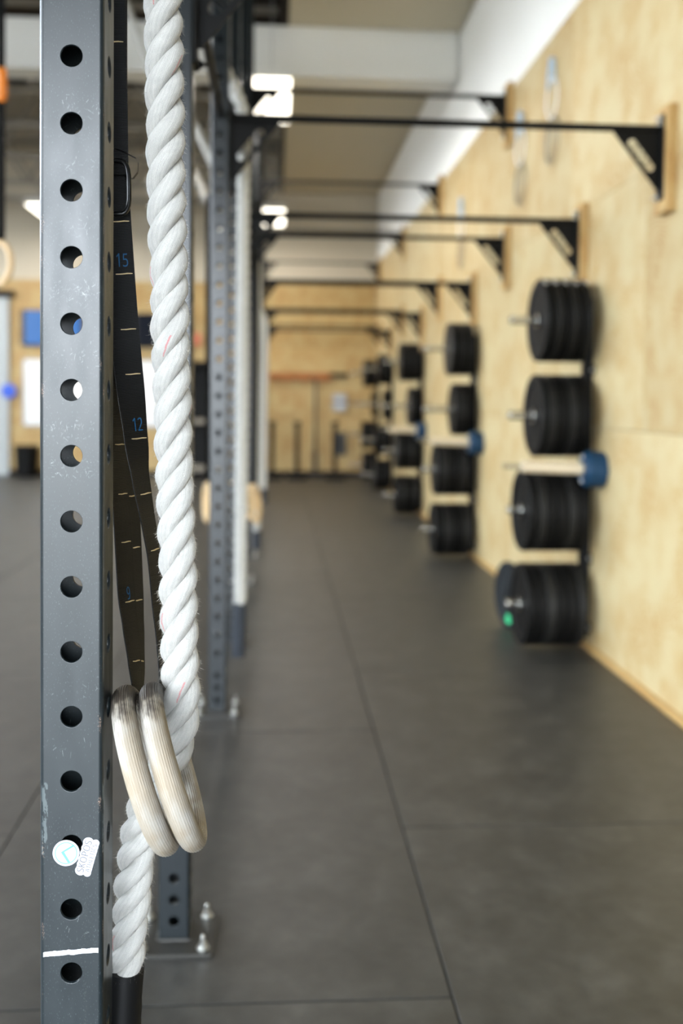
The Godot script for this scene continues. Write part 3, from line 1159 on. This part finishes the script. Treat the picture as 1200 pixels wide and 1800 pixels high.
func ropes() -> void:
	hero_rope()
	far_rope([Vector3(-0.62, 3.55, -4.56), Vector3(-0.3149, 2.9565, -4.52), Vector3(-0.20, 2.735, -4.47), Vector3(-0.153, 2.60, -4.45), Vector3(-0.150, 2.30, -4.45), Vector3(-0.152, 1.4, -4.45), Vector3(-0.155, 0.44, -4.45), Vector3(-0.157, 0.34, -4.45), Vector3(-0.160, 0.20, -4.45)], "white rope behind the third upright, slung in from upper left, dark wrapped end", 6, M.navy_wrap)
	far_rope([Vector3(-0.95, 4.05, -7.55), Vector3(-0.6258, 3.394, -7.5), Vector3(-0.36, 2.86, -7.5), Vector3(-0.19, 2.545, -7.5), Vector3(-0.145, 2.30, -7.5), Vector3(-0.142, 1.4, -7.5), Vector3(-0.137, 0.36, -7.5), Vector3(-0.137, 0.22, -7.5)], "third white rope, hanging past the fifth upright", 6, M.navy_wrap)
	far_rope([Vector3(-1.05, 4.10, -10.6), Vector3(-0.8776, 3.72, -10.55), Vector3(-0.44, 2.80, -10.55), Vector3(-0.20, 2.33, -10.55), Vector3(-0.122, 2.15, -10.55), Vector3(-0.12, 1.3, -10.55), Vector3(-0.12, 0.40, -10.55), Vector3(-0.12, 0.25, -10.55)], "fourth white rope, hanging past the seventh upright", 6, M.navy_wrap)
	far_rope([Vector3(-1.26, 4.58, -7.98), Vector3(-1.20, 4.45, -8.0), Vector3(-1.05, 4.06, -8.0), Vector3(-0.94, 3.75, -8.0), Vector3(-0.88, 3.5, -8.0)], "short white rope slung high, seen between the near strap and front rope", 3, M.far_rope)

# ------------------------------------------------------------------ rings and straps
func ring_mesh(R: float, r: float, major: int, minor: int, grooves: int) -> MB:
	var m := MB.new()
	for i in major + 1:
		var a := TAU * i / major
		var e := Vector3(0, sin(a), cos(a))
		for j in minor + 1:
			var b := TAU * j / minor
			var rr := r - (0.0007 * (1.0 if int(j) % 2 == 0 else 0.0) if grooves > 0 else 0.0)
			var d := e * cos(b) + Vector3.RIGHT * sin(b)
			m.vert(e * R + d * rr, d, Vector2(float(i) / major, float(j) / minor))
	for i in major:
		for j in minor:
			var q := i * (minor + 1) + j
			m.quad_i(q, q + 1, q + minor + 2, q + minor + 1)
	if grooves > 0:    # facet normals across the grooves
		for i in major + 1:
			var a := TAU * i / major
			var e := Vector3(0, sin(a), cos(a))
			for j in minor + 1:
				var q := i * (minor + 1) + j
				var qa := i * (minor + 1) + (j + 1) % (minor + 1)
				var tn := m.v[qa] - m.v[q]
				var al := Vector3(0, cos(a), -sin(a))
				var nn := tn.cross(al).normalized()
				if nn.dot(m.n[q]) < 0.0:
					nn = -nn
				if nn.length() > 0.5:
					m.n[q] = nn
	return m

# strap ribbon: points [centre, half width direction]; uv.y runs in metres
func ribbon(rows: Array, half: float, thick: float, sub := 8) -> MB:
	var m := MB.new()
	var cs := []
	for i in rows.size() - 1:
		for k in sub:
			var t := float(k) / sub
			var p0: Vector3 = rows[maxi(i - 1, 0)][0]
			var p1: Vector3 = rows[i][0]
			var p2: Vector3 = rows[i + 1][0]
			var p3: Vector3 = rows[mini(i + 2, rows.size() - 1)][0]
			var ang: float = lerpf(rows[i][1], rows[i + 1][1], t * t * (3.0 - 2.0 * t))
			cs.append([p1.cubic_interpolate(p2, p0, p3, t), ang])
	cs.append([rows[rows.size() - 1][0], rows[rows.size() - 1][1]])
	var run := 0.0
	var base := 0
	for i in cs.size():
		var t: Vector3 = (cs[mini(i + 1, cs.size() - 1)][0] - cs[maxi(i - 1, 0)][0]).normalized()
		if i > 0:
			run += (cs[i][0] - cs[i - 1][0]).length()
		var a: float = deg_to_rad(cs[i][1])
		var w := Vector3(cos(a), 0, -sin(a))
		w = (w - t * w.dot(t)).normalized()
		var nn := w.cross(-t).normalized()
		if nn.z < 0.0 and absf(cs[i][1]) < 89.0:
			nn = -nn
		for s in 4:
			var p: Vector3 = cs[i][0] + w * (half * [-1.0, 1.0, 1.0, -1.0][s]) + nn * (thick * [0.5, 0.5, -0.5, -0.5][s])
			var q := Vector2([0.0, 1.0, 1.0, 0.0][s], run)
			m.vert(p, nn * (1.0 if s < 2 else -1.0), q)
		for s in 2:    # edge strips
			var sd := w * (1.0 if s == 0 else -1.0)
			m.vert(cs[i][0] + sd * half + nn * thick * 0.5, sd, Vector2(0, run))
			m.vert(cs[i][0] + sd * half - nn * thick * 0.5, sd, Vector2(0, run))
	for i in cs.size() - 1:
		var q := i * 8
		for pr in [[0, 1], [2, 3], [4, 5], [6, 7]]:
			m.quad_i(q + pr[0], q + pr[1], q + 8 + pr[1], q + 8 + pr[0])
	return m

func row_at(rows: Array, y: float) -> Array:
	for i in rows.size() - 1:
		var a: Vector3 = rows[i][0]
		var b: Vector3 = rows[i + 1][0]
		if y <= a.y and y >= b.y:
			var t := (a.y - y) / maxf(a.y - b.y, 1e-6)
			return [a.lerp(b, t), lerpf(rows[i][1], rows[i + 1][1], t * t * (3.0 - 2.0 * t)), (b - a).normalized()]
	return [rows[0][0], rows[0][1], Vector3.DOWN]

func on_strap(rows: Array, y: float, across: float, out: float) -> Transform3D:
	var q := row_at(rows, y)
	var a: float = deg_to_rad(q[1])
	var t: Vector3 = q[2]
	var w := Vector3(cos(a), 0, -sin(a))
	w = (w - t * w.dot(t)).normalized()
	var nn := w.cross(-t).normalized()
	return Transform3D(Basis(w, -t, nn), q[0] + w * across + nn * out)

func stitch(parent: Node, rows: Array, y: float, across: float, len: float) -> void:
	var m := MB.new()
	m.tube([Vector3(-len * 0.5, 0.0002, 0), Vector3(-len * 0.15, -0.0002, 0.0003), Vector3(len * 0.2, 0.0003, 0.0003), Vector3(len * 0.5, 0, 0)], [0.0006, 0.0009, 0.0009, 0.0006], 6)
	var o := put("stitch_mark", m, M.stitch, parent)
	o.transform = on_strap(rows, y, across, 0.0012)

func digits(parent: Node, rows: Array, s: String, y: float, across: float, size: float, flip := false) -> void:
	var o := put("printed_number", text_mesh(s, size, 0.0003), M.blue_print, parent)
	var tr := on_strap(rows, y, across, 0.0011)
	if flip:
		tr.basis = tr.basis * Basis(Vector3.BACK, PI)
	tr.basis = tr.basis * Basis.from_scale(Vector3(0.74, 1.15, 1))
	o.transform = tr

func rings() -> void:
	var rm := ring_mesh(0.0930, 0.0153, 144, 64, 32).mesh()
	var centres := [Vector3(-0.1602, 0.8903, -1.2566), Vector3(-0.1269, 0.8928, -1.2608)]
	for k in 2:
		var t := thing("gymnastic_ring", ["left wooden gymnastic ring, against the near steel upright", "right wooden gymnastic ring, touching the thick white rope"][k], "ring", centres[k], "wooden rings at the near upright")
		var h := put("hoop", rm, M.ring, t)
		t.basis = Basis(Vector3.BACK, deg_to_rad(17.6)) * Basis(Vector3.UP, deg_to_rad(5.3))
	# strap of the right ring: flat towards us at the top, edge on further down
	var A := [[Vector3(-0.2230, 2.5000, -1.3720), 0.0], [Vector3(-0.2225, 2.0500, -1.3660), 0.0], [Vector3(-0.2222, 1.8877, -1.3620), -2.0], [Vector3(-0.2202, 1.7560, -1.3600), -4.0], [Vector3(-0.2186, 1.6620, -1.3600), 0.0], [Vector3(-0.2105, 1.5408, -1.3580), 3.0], [Vector3(-0.2031, 1.4495, -1.3550), 8.0], [Vector3(-0.1965, 1.3886, -1.3520), 22.0], [Vector3(-0.1867, 1.3049, -1.3480), 44.0], [Vector3(-0.1801, 1.2517, -1.3450), 61.0], [Vector3(-0.1690, 1.1909, -1.3420), 69.0], [Vector3(-0.1611, 1.1453, -1.3400), 71.0], [Vector3(-0.1562, 1.0920, -1.3380), 73.0], [Vector3(-0.1504, 1.0312, -1.3350), 78.0], [Vector3(-0.1466, 0.9788, -1.3300), 82.0], [Vector3(-0.1461, 0.9532, -1.3260), 84.0]]
	var sa := thing("ring_strap", "black numbered webbing strap of the right ring, printed 15 and 12", "strap", Vector3.ZERO, "black straps of the near rings")
	put("webbing", ribbon(A, 0.019, 0.0016), M.webbing, sa)
	for y in [1.832, 1.752, 1.745, 1.735, 1.594, 1.524]:
		stitch(sa, A, y, 0.005 if y < 1.7 else 0.004, 0.022)
	for y in [1.450, 1.390]:
		stitch(sa, A, y, 0.005, 0.020)
	for y in [1.304, 1.230, 1.155]:
		stitch(sa, A, y, 0.004, 0.024)
	digits(sa, A, "15", 1.5425, 0.0035, 0.0215)
	digits(sa, A, "12", 1.3225, 0.004, 0.0215)
	# folded tail of the strap and its glossy cam buckle
	var tail := [[Vector3(-0.2190, 1.768, -1.356), -4.0], [Vector3(-0.2180, 1.72, -1.354), -4.0], [Vector3(-0.2170, 1.655, -1.352), -2.0]]
	put("folded_end", ribbon(tail, 0.019, 0.0016), M.webbing, sa)
	var bk := MB.new()
	var loop := []
	for k in 25:
		var a := TAU * k / 24.0
		var q := Vector2(signf(cos(a)) * pow(absf(cos(a)), 0.6) * 0.0165, signf(sin(a)) * pow(absf(sin(a)), 0.6) * 0.036)
		loop.append(Vector3(-0.2125 + q.x - q.y * 0.03, 1.637 + q.y, -1.345 - 0.004 * sin(a)))
	bk.tube(loop, 0.0033, 10, false)
	var bu := put("buckle", bk, M.satin_black, sa)
	tag(bu, "glossy black buckle")
	# torn care label sticking out above the buckle
	var lb := MB.new()
	var pp := [Vector3(-0.222, 1.690, -1.350), Vector3(-0.205, 1.685, -1.348), Vector3(-0.188, 1.676, -1.345), Vector3(-0.1845, 1.671, -1.344), Vector3(-0.1855, 1.658, -1.345), Vector3(-0.192, 1.650, -1.347), Vector3(-0.203, 1.653, -1.349)]
	for i in pp.size() - 1:
		var d := Vector3(0, 0, -0.006)
		var nn: Vector3 = (pp[i + 1] - pp[i]).cross(d).normalized()
		lb.quad(pp[i], pp[i + 1], pp[i + 1] + d, pp[i] + d, nn)
		lb.quad(pp[i] + nn * 0.0008, pp[i + 1] + nn * 0.0008, pp[i + 1] + d + nn * 0.0008, pp[i] + d + nn * 0.0008, -nn)
	put("torn_tag", lb, M.smoke, sa)
	# strap of the left ring: two legs
	var C := [[Vector3(-0.2350, 2.5000, -1.3920), 0.0], [Vector3(-0.2330, 1.7500, -1.3850), 5.0], [Vector3(-0.2282, 1.4351, -1.3750), 20.0], [Vector3(-0.2200, 1.3579, -1.3720), 48.0], [Vector3(-0.2147, 1.2962, -1.3680), 62.0], [Vector3(-0.2101, 1.2346, -1.3640), 64.0], [Vector3(-0.2048, 1.1654, -1.3600), 62.0], [Vector3(-0.2001, 1.0965, -1.3550), 63.0], [Vector3(-0.1940, 1.0511, -1.3500), 68.0], [Vector3(-0.1874, 1.0066, -1.3420), 74.0], [Vector3(-0.1825, 0.9703, -1.3340), 80.0], [Vector3(-0.1826, 0.9447, -1.3300), 84.0]]
	var D := [[Vector3(-0.2280, 2.5000, -1.4120), 0.0], [Vector3(-0.2270, 1.7500, -1.4080), 2.0], [Vector3(-0.2196, 1.4365, -1.3980), 8.0], [Vector3(-0.2105, 1.3580, -1.3950), 36.0], [Vector3(-0.2045, 1.2951, -1.3920), 56.0], [Vector3(-0.1998, 1.2324, -1.3880), 62.0], [Vector3(-0.1960, 1.1619, -1.3840), 62.0], [Vector3(-0.1911, 1.0920, -1.3780), 66.0], [Vector3(-0.1886, 1.0460, -1.3720), 68.0], [Vector3(-0.1848, 1.0013, -1.3620), 74.0], [Vector3(-0.1824, 0.9656, -1.3500), 80.0], [Vector3(-0.1833, 0.9397, -1.3460), 84.0]]
	var sc := thing("ring_strap", "black webbing strap of the left ring in two legs, printed 9", "strap", Vector3.ZERO, "black straps of the near rings")
	put("webbing", ribbon(C, 0.019, 0.0016), M.webbing, sc)
	put("webbing", ribbon(D, 0.019, 0.0016), M.webbing, sc)
	for y in [1.295, 1.228, 1.163, 1.083, 1.005]:
		stitch(sc, C, y, 0.004, 0.020)
	for y in [1.295, 1.223, 1.152, 1.080, 1.000]:
		stitch(sc, D, y, 0.004, 0.020)
	digits(sc, C, "9", 1.094, 0.003, 0.0205)
	# rings further along the rig
	var fm := ring_mesh(0.1025, 0.0155, 48, 16, 0).mesh()
	var spots := [[Vector3(-0.205, 0.778, -5.62), 62.0, 0.0, "wooden ring half hidden behind the second white rope"], [Vector3(-0.381, 0.772, -5.62), 12.0, 0.0, "wooden ring left of the third upright, seen edge on"], [Vector3(-0.118, 0.755, -5.70), 16.0, 4.0, "wooden ring right of the second white rope, edge on"]]
	for q in spots:
		var t := thing("gymnastic_ring", q[3], "ring", q[0], "wooden rings further along the rig")
		put("hoop", fm, M.far_ring, t)
		t.rotation_degrees = Vector3(0, q[1], q[2])
		var st := thing("ring_strap", "black strap holding the " + str(q[3]).replace("wooden ring", "ring"), "strap", Vector3.ZERO, "black straps of the far rings")
		var c: Vector3 = q[0]
		put("webbing", ribbon([[c + Vector3(0, 1.72, 0), 20.0], [c + Vector3(0, 0.9, 0), 30.0], [c + Vector3(0, 0.086, 0), 40.0]], 0.018, 0.002, 2), M.webbing, st)
	# ring with an orange buckle at the left edge of the picture
	var t2 := thing("gymnastic_ring", "pale wooden ring at the left picture edge, hanging high", "ring", Vector3(-1.362, 2.005, -5.0))
	put("hoop", fm, M.far_ring, t2)
	t2.rotation_degrees = Vector3(0, 50, 0)
	var s2 := thing("ring_strap", "black strap with an orange buckle at the left picture edge", "strap", Vector3.ZERO)
	put("webbing", ribbon([[Vector3(-1.345, 4.6, -5.0), 10.0], [Vector3(-1.345, 3.0, -5.0), 10.0], [Vector3(-1.348, 2.09, -5.0), 20.0]], 0.019, 0.003, 3), M.webbing, s2)
	put("buckle", bx(Vector3(-1.338, 2.868, -4.985), Vector3(0.050, 0.165, 0.03), 0.012), M.orange, s2)

# ------------------------------------------------------------------ weight racks on the right wall
func plate_mesh(th: float) -> ArrayMesh:
	var m := MB.new()
	var h := th * 0.5
	var R := 0.225
	var prof := [Vector2(0.0255, -h * 0.85), Vector2(0.055, -h * 0.85), Vector2(0.060, -h * 0.62), Vector2(0.165, -h * 0.62), Vector2(0.175, -h), Vector2(R - 0.008, -h), Vector2(R, -h + 0.007), Vector2(R, h - 0.007), Vector2(R - 0.008, h), Vector2(0.175, h), Vector2(0.165, h * 0.62), Vector2(0.060, h * 0.62), Vector2(0.055, h * 0.85), Vector2(0.0255, h * 0.85), Vector2(0.0255, -h * 0.85)]
	m.lathe(prof, Vector3.ZERO, Vector3.RIGHT, 44)
	return m.mesh()

func racks() -> void:
	var th := [0.026, 0.036, 0.048, 0.062]
	var pm := []
	for t in th:
		pm.append(plate_mesh(t))
	var hub := MB.new()
	hub.lathe([Vector2(0.0258, -0.002), Vector2(0.040, -0.002), Vector2(0.040, 0.002), Vector2(0.0258, 0.002)], Vector3.ZERO, Vector3.RIGHT, 28)
	var hm := hub.mesh()
	var peg := MB.new()
	peg.lathe([Vector2(0.0, 0.41), Vector2(0.020, 0.41), Vector2(0.0235, 0.405), Vector2(0.0235, 0.0)], Vector3.ZERO, Vector3.LEFT, 24)
	peg.lathe([Vector2(0.034, 0.012), Vector2(0.034, 0.0)], Vector3.ZERO, Vector3.LEFT, 24)
	var gm := peg.mesh()
	var ladder := MB.new()
	ladder.box(Vector3(-0.025, 0.99, 0), Vector3(0.05, 1.86, 0.05), 0.004)
	var lm := ladder.mesh()
	var ears := MB.new()
	ears.box(Vector3(-0.003, 0, 0), Vector3(0.006, 0.06, 0.13), 0.002)
	var em := ears.mesh()
	var nut := nut_mesh(0.008, 0.006, 0.006).mesh()
	# white moulded mark on the tread of the thin plates
	var mb := MB.new()
	for q in 14:
		var a0 := TAU * q / 14.0
		var a1 := TAU * (q + 1) / 14.0
		for pr in [[0.012, 0.020]]:
			var c4 := []
			for w4 in [[a0, pr[0]], [a0, pr[1]], [a1, pr[1]], [a1, pr[0]]]:
				var ang: float = sin(w4[0]) * w4[1] * 1.4 / 0.2255
				c4.append(Vector3(cos(w4[0]) * w4[1] * 0.55, 0.2256 * cos(ang), 0.2256 * sin(ang)))
			mb.quad(c4[0], c4[1], c4[2], c4[3], Vector3(0, c4[0].y, c4[0].z).normalized())
	var mark := mb.mesh()
	# per rack: depth, plates on each peg from the wall outwards (index into the thicknesses)
	var where := ["nearest plate rack", "second plate rack", "third plate rack", "fourth plate rack", "farthest plate rack"]
	var levels := ["top", "second", "third", "lowest"]
	var zs := [-5.36, -8.50, -11.62, -14.67, -16.75]
	var loads := [
		[[0, 0, 0, 0, 0, 0, 0, 0, 0], [1, 1, 1, 1, 1, 1, 1], [3, 2, 3, 2, 2, 2], [2, 3, 2, 3, 2, 2]],
		[[0, 0, 0, 0, 0, 0, 0], [1, 1, 1, 1], [2, 2, 3, 2, 2, 1], [3, 2, 3, 2, 2, 1]],
		[[0, 0, 0, 0, 0, 0, 0, 0], [1, 1, 1], [3, 2, 2, 2, 2], [2, 2, 3, 2, 2]],
		[[0, 0, 0, 0, 0, 0], [1, 1], [2, 2, 2, 2], [2, 3, 2, 2]],
		[[0, 0, 0, 0, 0, 0, 0], [1], [2, 2, 2, 3], [2, 2, 2, 2]]]
	for k in zs.size():
		var t := thing("plate_rack", "black wall rack with four steel pegs, the %s along the plywood wall" % where[k], "rack", Vector3(WALL_X, 0, zs[k]), "weight racks on the plywood wall")
		put("upright_bar", lm, M.black, t)
		for e in [0.12, 0.50, 1.02, 1.53]:
			var ea := put("wall_bracket", em, M.black, t, Vector3(0, e, 0))
			for s in [-0.045, 0.045]:
				var b := put("bolt", nut, M.zinc, ea, Vector3(-0.006, 0, s))
				b.rotation_degrees = Vector3(0, 0, 90)
		for l in 4:
			var y := 1.797 - 0.517 * l
			put("peg", gm, M.chrome, t, Vector3(-0.045, y, 0))
			var x := -0.062
			var n: int = loads[k][l].size()
			for j in n:
				var kind: int = loads[k][l][j]
				var p := thing("bumper_plate", "black bumper plate, %s from the wall on %s peg of %s" % [ord_word(j), levels[l], where[k]], "weight plate", Vector3(WALL_X + x - th[kind] * 0.5, y - 0.0015, zs[k]), "bumper plates on the wall racks")
				put("rubber_disc", pm[kind], M.plate if (j + l) % 3 else M.plate2, p)
				if j == n - 1:
					put("hub", hm, M.chrome, p, Vector3(-th[kind] * 0.5 * 0.85 - 0.001, 0, 0))
				p.rotation = Vector3(rng.randf() * TAU, 0, 0)
				if k == 0 and l == 0 and j in [0, 2, 4, 6, 8]:
					put("white_marking", mark, M.clear_white, p)
					p.rotation = Vector3(0.47 + 0.04 * rng.randf(), 0, 0)
				x -= th[kind] + 0.0015
	# crooked last plate on the lowest near peg, with a green patch
	var c := thing("bumper_plate", "dark slate bumper plate with a green patch, standing behind the nearest rack", "weight plate", Vector3(1.396, 0.200, -5.835))
	put("rubber_disc", pm[1], M.slate_plate, c)
	var g := MB.new()
	var poly := disc(0.042, 20)
	for i in poly.size():
		poly[i].y *= 0.8
	g.prism(poly, Vector3(-0.0192, -0.158, 0.045), Vector3.BACK, Vector3.UP, -0.002)
	put("green_patch", g, M.green, c)
	c.rotation_degrees = Vector3(0, 9, 0)
	c.scale = Vector3(1.0, 0.88, 0.88)
	# blue ended storage arms between the second and third pegs
	var am := MB.new()
	am.lathe([Vector2(0.0, 0.0), Vector2(0.095, 0.0), Vector2(0.098, 0.008), Vector2(0.098, 0.095), Vector2(0.082, 0.115), Vector2(0.0, 0.115)], Vector3.ZERO, Vector3.LEFT, 8)
	var sm := MB.new()
	sm.lathe([Vector2(0.031, 0.10), Vector2(0.031, 0.435), Vector2(0.028, 0.44), Vector2(0.012, 0.44)], Vector3.ZERO, Vector3.LEFT, 24)
	var tm := MB.new()
	tm.lathe([Vector2(0.012, 0.42), Vector2(0.012, 0.535), Vector2(0.0, 0.537)], Vector3.ZERO, Vector3.LEFT, 16)
	var bm := MB.new()
	bm.lathe([Vector2(0.0, 0.120), Vector2(0.012, 0.120), Vector2(0.014, 0.113)], Vector3.ZERO, Vector3.LEFT, 16)
	var ax := [-5.13, -8.22, -11.36]
	for k in 3:
		var t := thing("barbell_holder", "blue ended barbell holder with pale sleeve beside the %s" % where[k], "holder", Vector3(WALL_X, 1.00, ax[k]), "blue ended barbell holders")
		put("blue_block", am, M.blue, t)
		put("sleeve", sm, M.pale_sleeve, t)
		put("steel_tip", tm, M.chrome, t)
		for s in [-0.062, 0.062]:
			put("bolt", bm, M.zinc, t, Vector3(0, s, 0.0))
		t.rotation_degrees = Vector3(0, 0, -2.0)

# skipping ropes coiled on hooks high on the wall
func skipping_ropes() -> void:
	var q := [[-6.15, 3.48, "nearest"], [-6.95, 3.38, "middle"], [-9.17, 3.22, "farthest"]]
	for s in q:
		var t := thing("skipping_rope", "blue and white skipping rope coiled on the plywood, %s of three" % s[2], "skipping rope", Vector3(WALL_X - 0.004, s[1], s[0]), "skipping ropes hung on the wall")
		var hk := MB.new()
		hk.tube([Vector3(0.004, 0, 0), Vector3(-0.05, 0, 0), Vector3(-0.06, 0.02, 0)], 0.004, 8)
		put("hook", hk, M.zinc, t)
		var b := MB.new()
		for off in [-0.02, 0.02]:
			b.tube([Vector3(-0.03, 0.0, off), Vector3(-0.03, -0.08, off * 3.0), Vector3(-0.03, -0.17, off * 3.5)], 0.011, 8)
		put("handle", b, M.pale_blue, t)
		var w := MB.new()
		var pts := []
		for k in 33:
			var a := TAU * k / 32.0
			pts.append(Vector3(-0.025, -0.24 + 0.125 * cos(a), 0.12 * sin(a)))
		w.tube(pts, 0.006, 6, false)
		put("upper_coil", w, M.clear_white, t)
		var lo := MB.new()
		for r in 3:
			var pl := []
			for k in 41:
				var a := TAU * k / 40.0
				pl.append(Vector3(-0.02 - r * 0.006, -0.50 + (0.150 - 0.012 * r) * cos(a), (0.155 - r * 0.05) * sin(a + 0.2 * r)))
			lo.tube(pl, 0.0028, 6, false)
		put("wire_coil", lo, M.wire, t)

# ------------------------------------------------------------------ things at the back wall
func back_wall() -> void:
	var z := FAR_Z + 0.01
	var glow := mat(Color(0.05, 0.05, 0.05), 0.3)
	glow.emission_enabled = true
	glow.emission = Color(0.0, 0.50, 0.88)
	glow.emission_energy_multiplier = 0.9
	var dim := mat(Color(0.03, 0.035, 0.05), 0.35, 0.0, 0.2)
	dim.emission_enabled = true
	dim.emission = Color(0.10, 0.14, 0.22)
	dim.emission_energy_multiplier = 0.35
	var tv := [[Vector3(-3.80, 2.515, z), Vector2(1.03, 0.60), glow, "wall screen showing bright blue at far left"], [Vector3(-1.95, 2.50, z), Vector2(0.98, 0.58), dim, "dark navy wall screen behind the white front rope"]]
	for q in tv:
		var t := thing("wall_screen", q[3], "screen", q[0], "screens on the back wall")
		put("frame", bx(Vector3(0, 0, 0.04), Vector3(q[1].x, q[1].y, 0.08), 0.008), M.screen_frame, t)
		put("screen_panel", bx(Vector3(0.02, 0, 0.082), Vector3(q[1].x - 0.10, q[1].y - 0.03, 0.004), 0.0), q[2], t)
	var w := thing("whiteboard", "wide white board on the plywood under the screens", "whiteboard", Vector3(-3.15, 1.42, z))
	put("panel", bx(Vector3(0, 0, 0.012), Vector3(2.24, 1.10, 0.02), 0.002), M.whiteboard, w)
	var fr := MB.new()
	for s in [-1.0, 1.0]:
		fr.box(Vector3(0, 0.56 * s, 0.018), Vector3(2.30, 0.03, 0.036), 0.004)
		fr.box(Vector3(1.135 * s, 0, 0.018), Vector3(0.03, 1.15, 0.036), 0.004)
	put("frame", fr, M.alu, w)
	put("pen_tray", bx(Vector3(0, -0.585, 0.05), Vector3(1.6, 0.02, 0.09), 0.004), M.alu, w)
	var d := shell("door_1")
	put("leaf", bx(Vector3(-5.05, 1.52, z + 0.03), Vector3(1.05, 3.02, 0.06), 0.006), M.grey_door, d)
	put("header", bx(Vector3(-5.05, 3.08, z + 0.05), Vector3(1.2, 0.12, 0.10), 0.006), M.black, d)
	for k in 2:
		put("panel", bx(Vector3(-5.05, 0.85 + 1.35 * k, z + 0.062), Vector3(0.8, 1.1, 0.02), 0.008), M.grey_door, d)
	var bs := thing("wall_sign", "round blue sign at far left beside the door", "sign", Vector3(-4.52, 1.44, z + 0.075))
	var dm := MB.new()
	dm.prism(disc(0.125, 32), Vector3.ZERO, Vector3.RIGHT, Vector3.UP, 0.012)
	var blue := mat(Color(0.20, 0.36, 0.80), 0.4)
	put("disc", dm, blue, bs)
	var bn := thing("waste_bin", "black waste bin on the floor below the whiteboard", "bin", Vector3(-4.18, 0, z + 0.24))
	var b := MB.new()
	b.lathe([Vector2(0.0, 0.0), Vector2(0.17, 0.0), Vector2(0.20, 0.50), Vector2(0.18, 0.50), Vector2(0.15, 0.03), Vector2(0.0, 0.03)], Vector3.ZERO, Vector3.UP, 28)
	put("bucket", b, M.black, bn)
	var lid := MB.new()
	lid.lathe([Vector2(0.17, 0.495), Vector2(0.208, 0.495), Vector2(0.208, 0.525), Vector2(0.17, 0.525), Vector2(0.17, 0.495)], Vector3.ZERO, Vector3.UP, 28)
	put("rim", lid, M.black, bn)
	var rs := thing("wall_sign", "small red sign on the plywood right of the front rope", "sign", Vector3(-1.415, 2.36, z))
	put("plate", bx(Vector3(0, 0, 0.02), Vector3(0.24, 0.20, 0.03), 0.006), M.red, rs)
	# dark storage shelf
	var sh := thing("storage_shelf", "black storage shelf on the floor seen left of the third upright", "shelf", Vector3(-1.25, 0, z + 0.30))
	for sx in [-0.42, 0.42]:
		for sz in [-0.22, 0.22]:
			put("post", bx(Vector3(sx, 0.98, sz), Vector3(0.05, 1.96, 0.05), 0.004), M.black, sh)
	for y in [0.16, 0.96, 1.93]:
		put("shelf_board", bx(Vector3(0, y, 0), Vector3(0.88, 0.07, 0.48), 0.004), M.truss if y < 1.5 else M.black, sh)
	put("back_panel", bx(Vector3(0, 0.98, -0.24), Vector3(0.86, 1.9, 0.012), 0.0), M.black, sh)
	# stands and bars along the far end of the aisle
	var rail := thing("bar_rail", "orange wooden rail on the back wall at the end of the aisle", "rail", Vector3(0.41, 1.735, z))
	put("plank", bx(Vector3(0, 0, 0.03), Vector3(1.06, 0.13, 0.05), 0.004), M.dark_wood, rail)
	for s in [-0.4, -0.1, 0.2]:
		put("hook", bx(Vector3(s, -0.03, 0.07), Vector3(0.03, 0.05, 0.06), 0.004), M.black, rail)
	var rail2 := thing("bar_rail", "short black rail on the back wall beside the orange one", "rail", Vector3(1.08, 1.77, z))
	put("plank", bx(Vector3(0, 0, 0.03), Vector3(0.32, 0.07, 0.05), 0.004), M.black, rail2)
	var names := ["nearest the rig", "in the middle", "nearest the plate racks"]
	var px := [-0.06, 0.36, 1.0]
	for k in 3:
		var t := thing("floor_stand", "black floor stand at the back wall, the one %s" % names[k], "stand", Vector3(px[k], 0, z + 0.45), "black stands at the back wall")
		put("pole", bx(Vector3(0, 0.47, 0), Vector3(0.075, 0.90, 0.075), 0.006), M.black, t)
		put("foot", bx(Vector3(0, 0.03, 0), Vector3(0.34, 0.06, 0.5), 0.01), M.black, t)
		put("top_cradle", bx(Vector3(0, 0.94, 0), Vector3(0.12, 0.06, 0.10), 0.01), M.black, t)
	var bb := thing("barbell", "dark barbell standing upright against the back wall under the rail", "barbell", Vector3(0.68, 0.28, z + 0.09))
	var bl := MB.new()
	bl.tube([Vector3(0, 0.0, 0), Vector3(0, 1.42, 0)], 0.022, 14)
	put("shaft", bl, M.smoke, bb)
	var sl := MB.new()
	sl.tube([Vector3(0, -0.28, 0), Vector3(0, 0.12, 0)], 0.035, 16)
	sl.tube([Vector3(0, 0.12, 0), Vector3(0, 0.15, 0)], 0.05, 16)
	put("sleeve", sl, M.smoke, bb)
	for k in 2:
		var pl := thing("wall_panel", ["pale grey panel on the back wall under the black rail", "lower grey panel on the back wall under the black rail"][k], "panel", Vector3(1.10, 1.30 - 0.72 * k, z))
		put("pad", bx(Vector3(0, 0, 0.03), Vector3(0.24, 0.30 + 0.1 * k, 0.05), 0.012), M.alu if k == 0 else M.smoke, pl)
		put("strap", bx(Vector3(0, 0.0, 0.058), Vector3(0.25, 0.03, 0.006), 0.001), M.black, pl)

func _ready() -> void:
	rng.seed = 2024
	set_camera()
	set_light()
	make_materials()
	lamps()
	room()
	uprights()
	bars()
	racks()
	ropes()
	rings()
	skipping_ropes()
	back_wall()
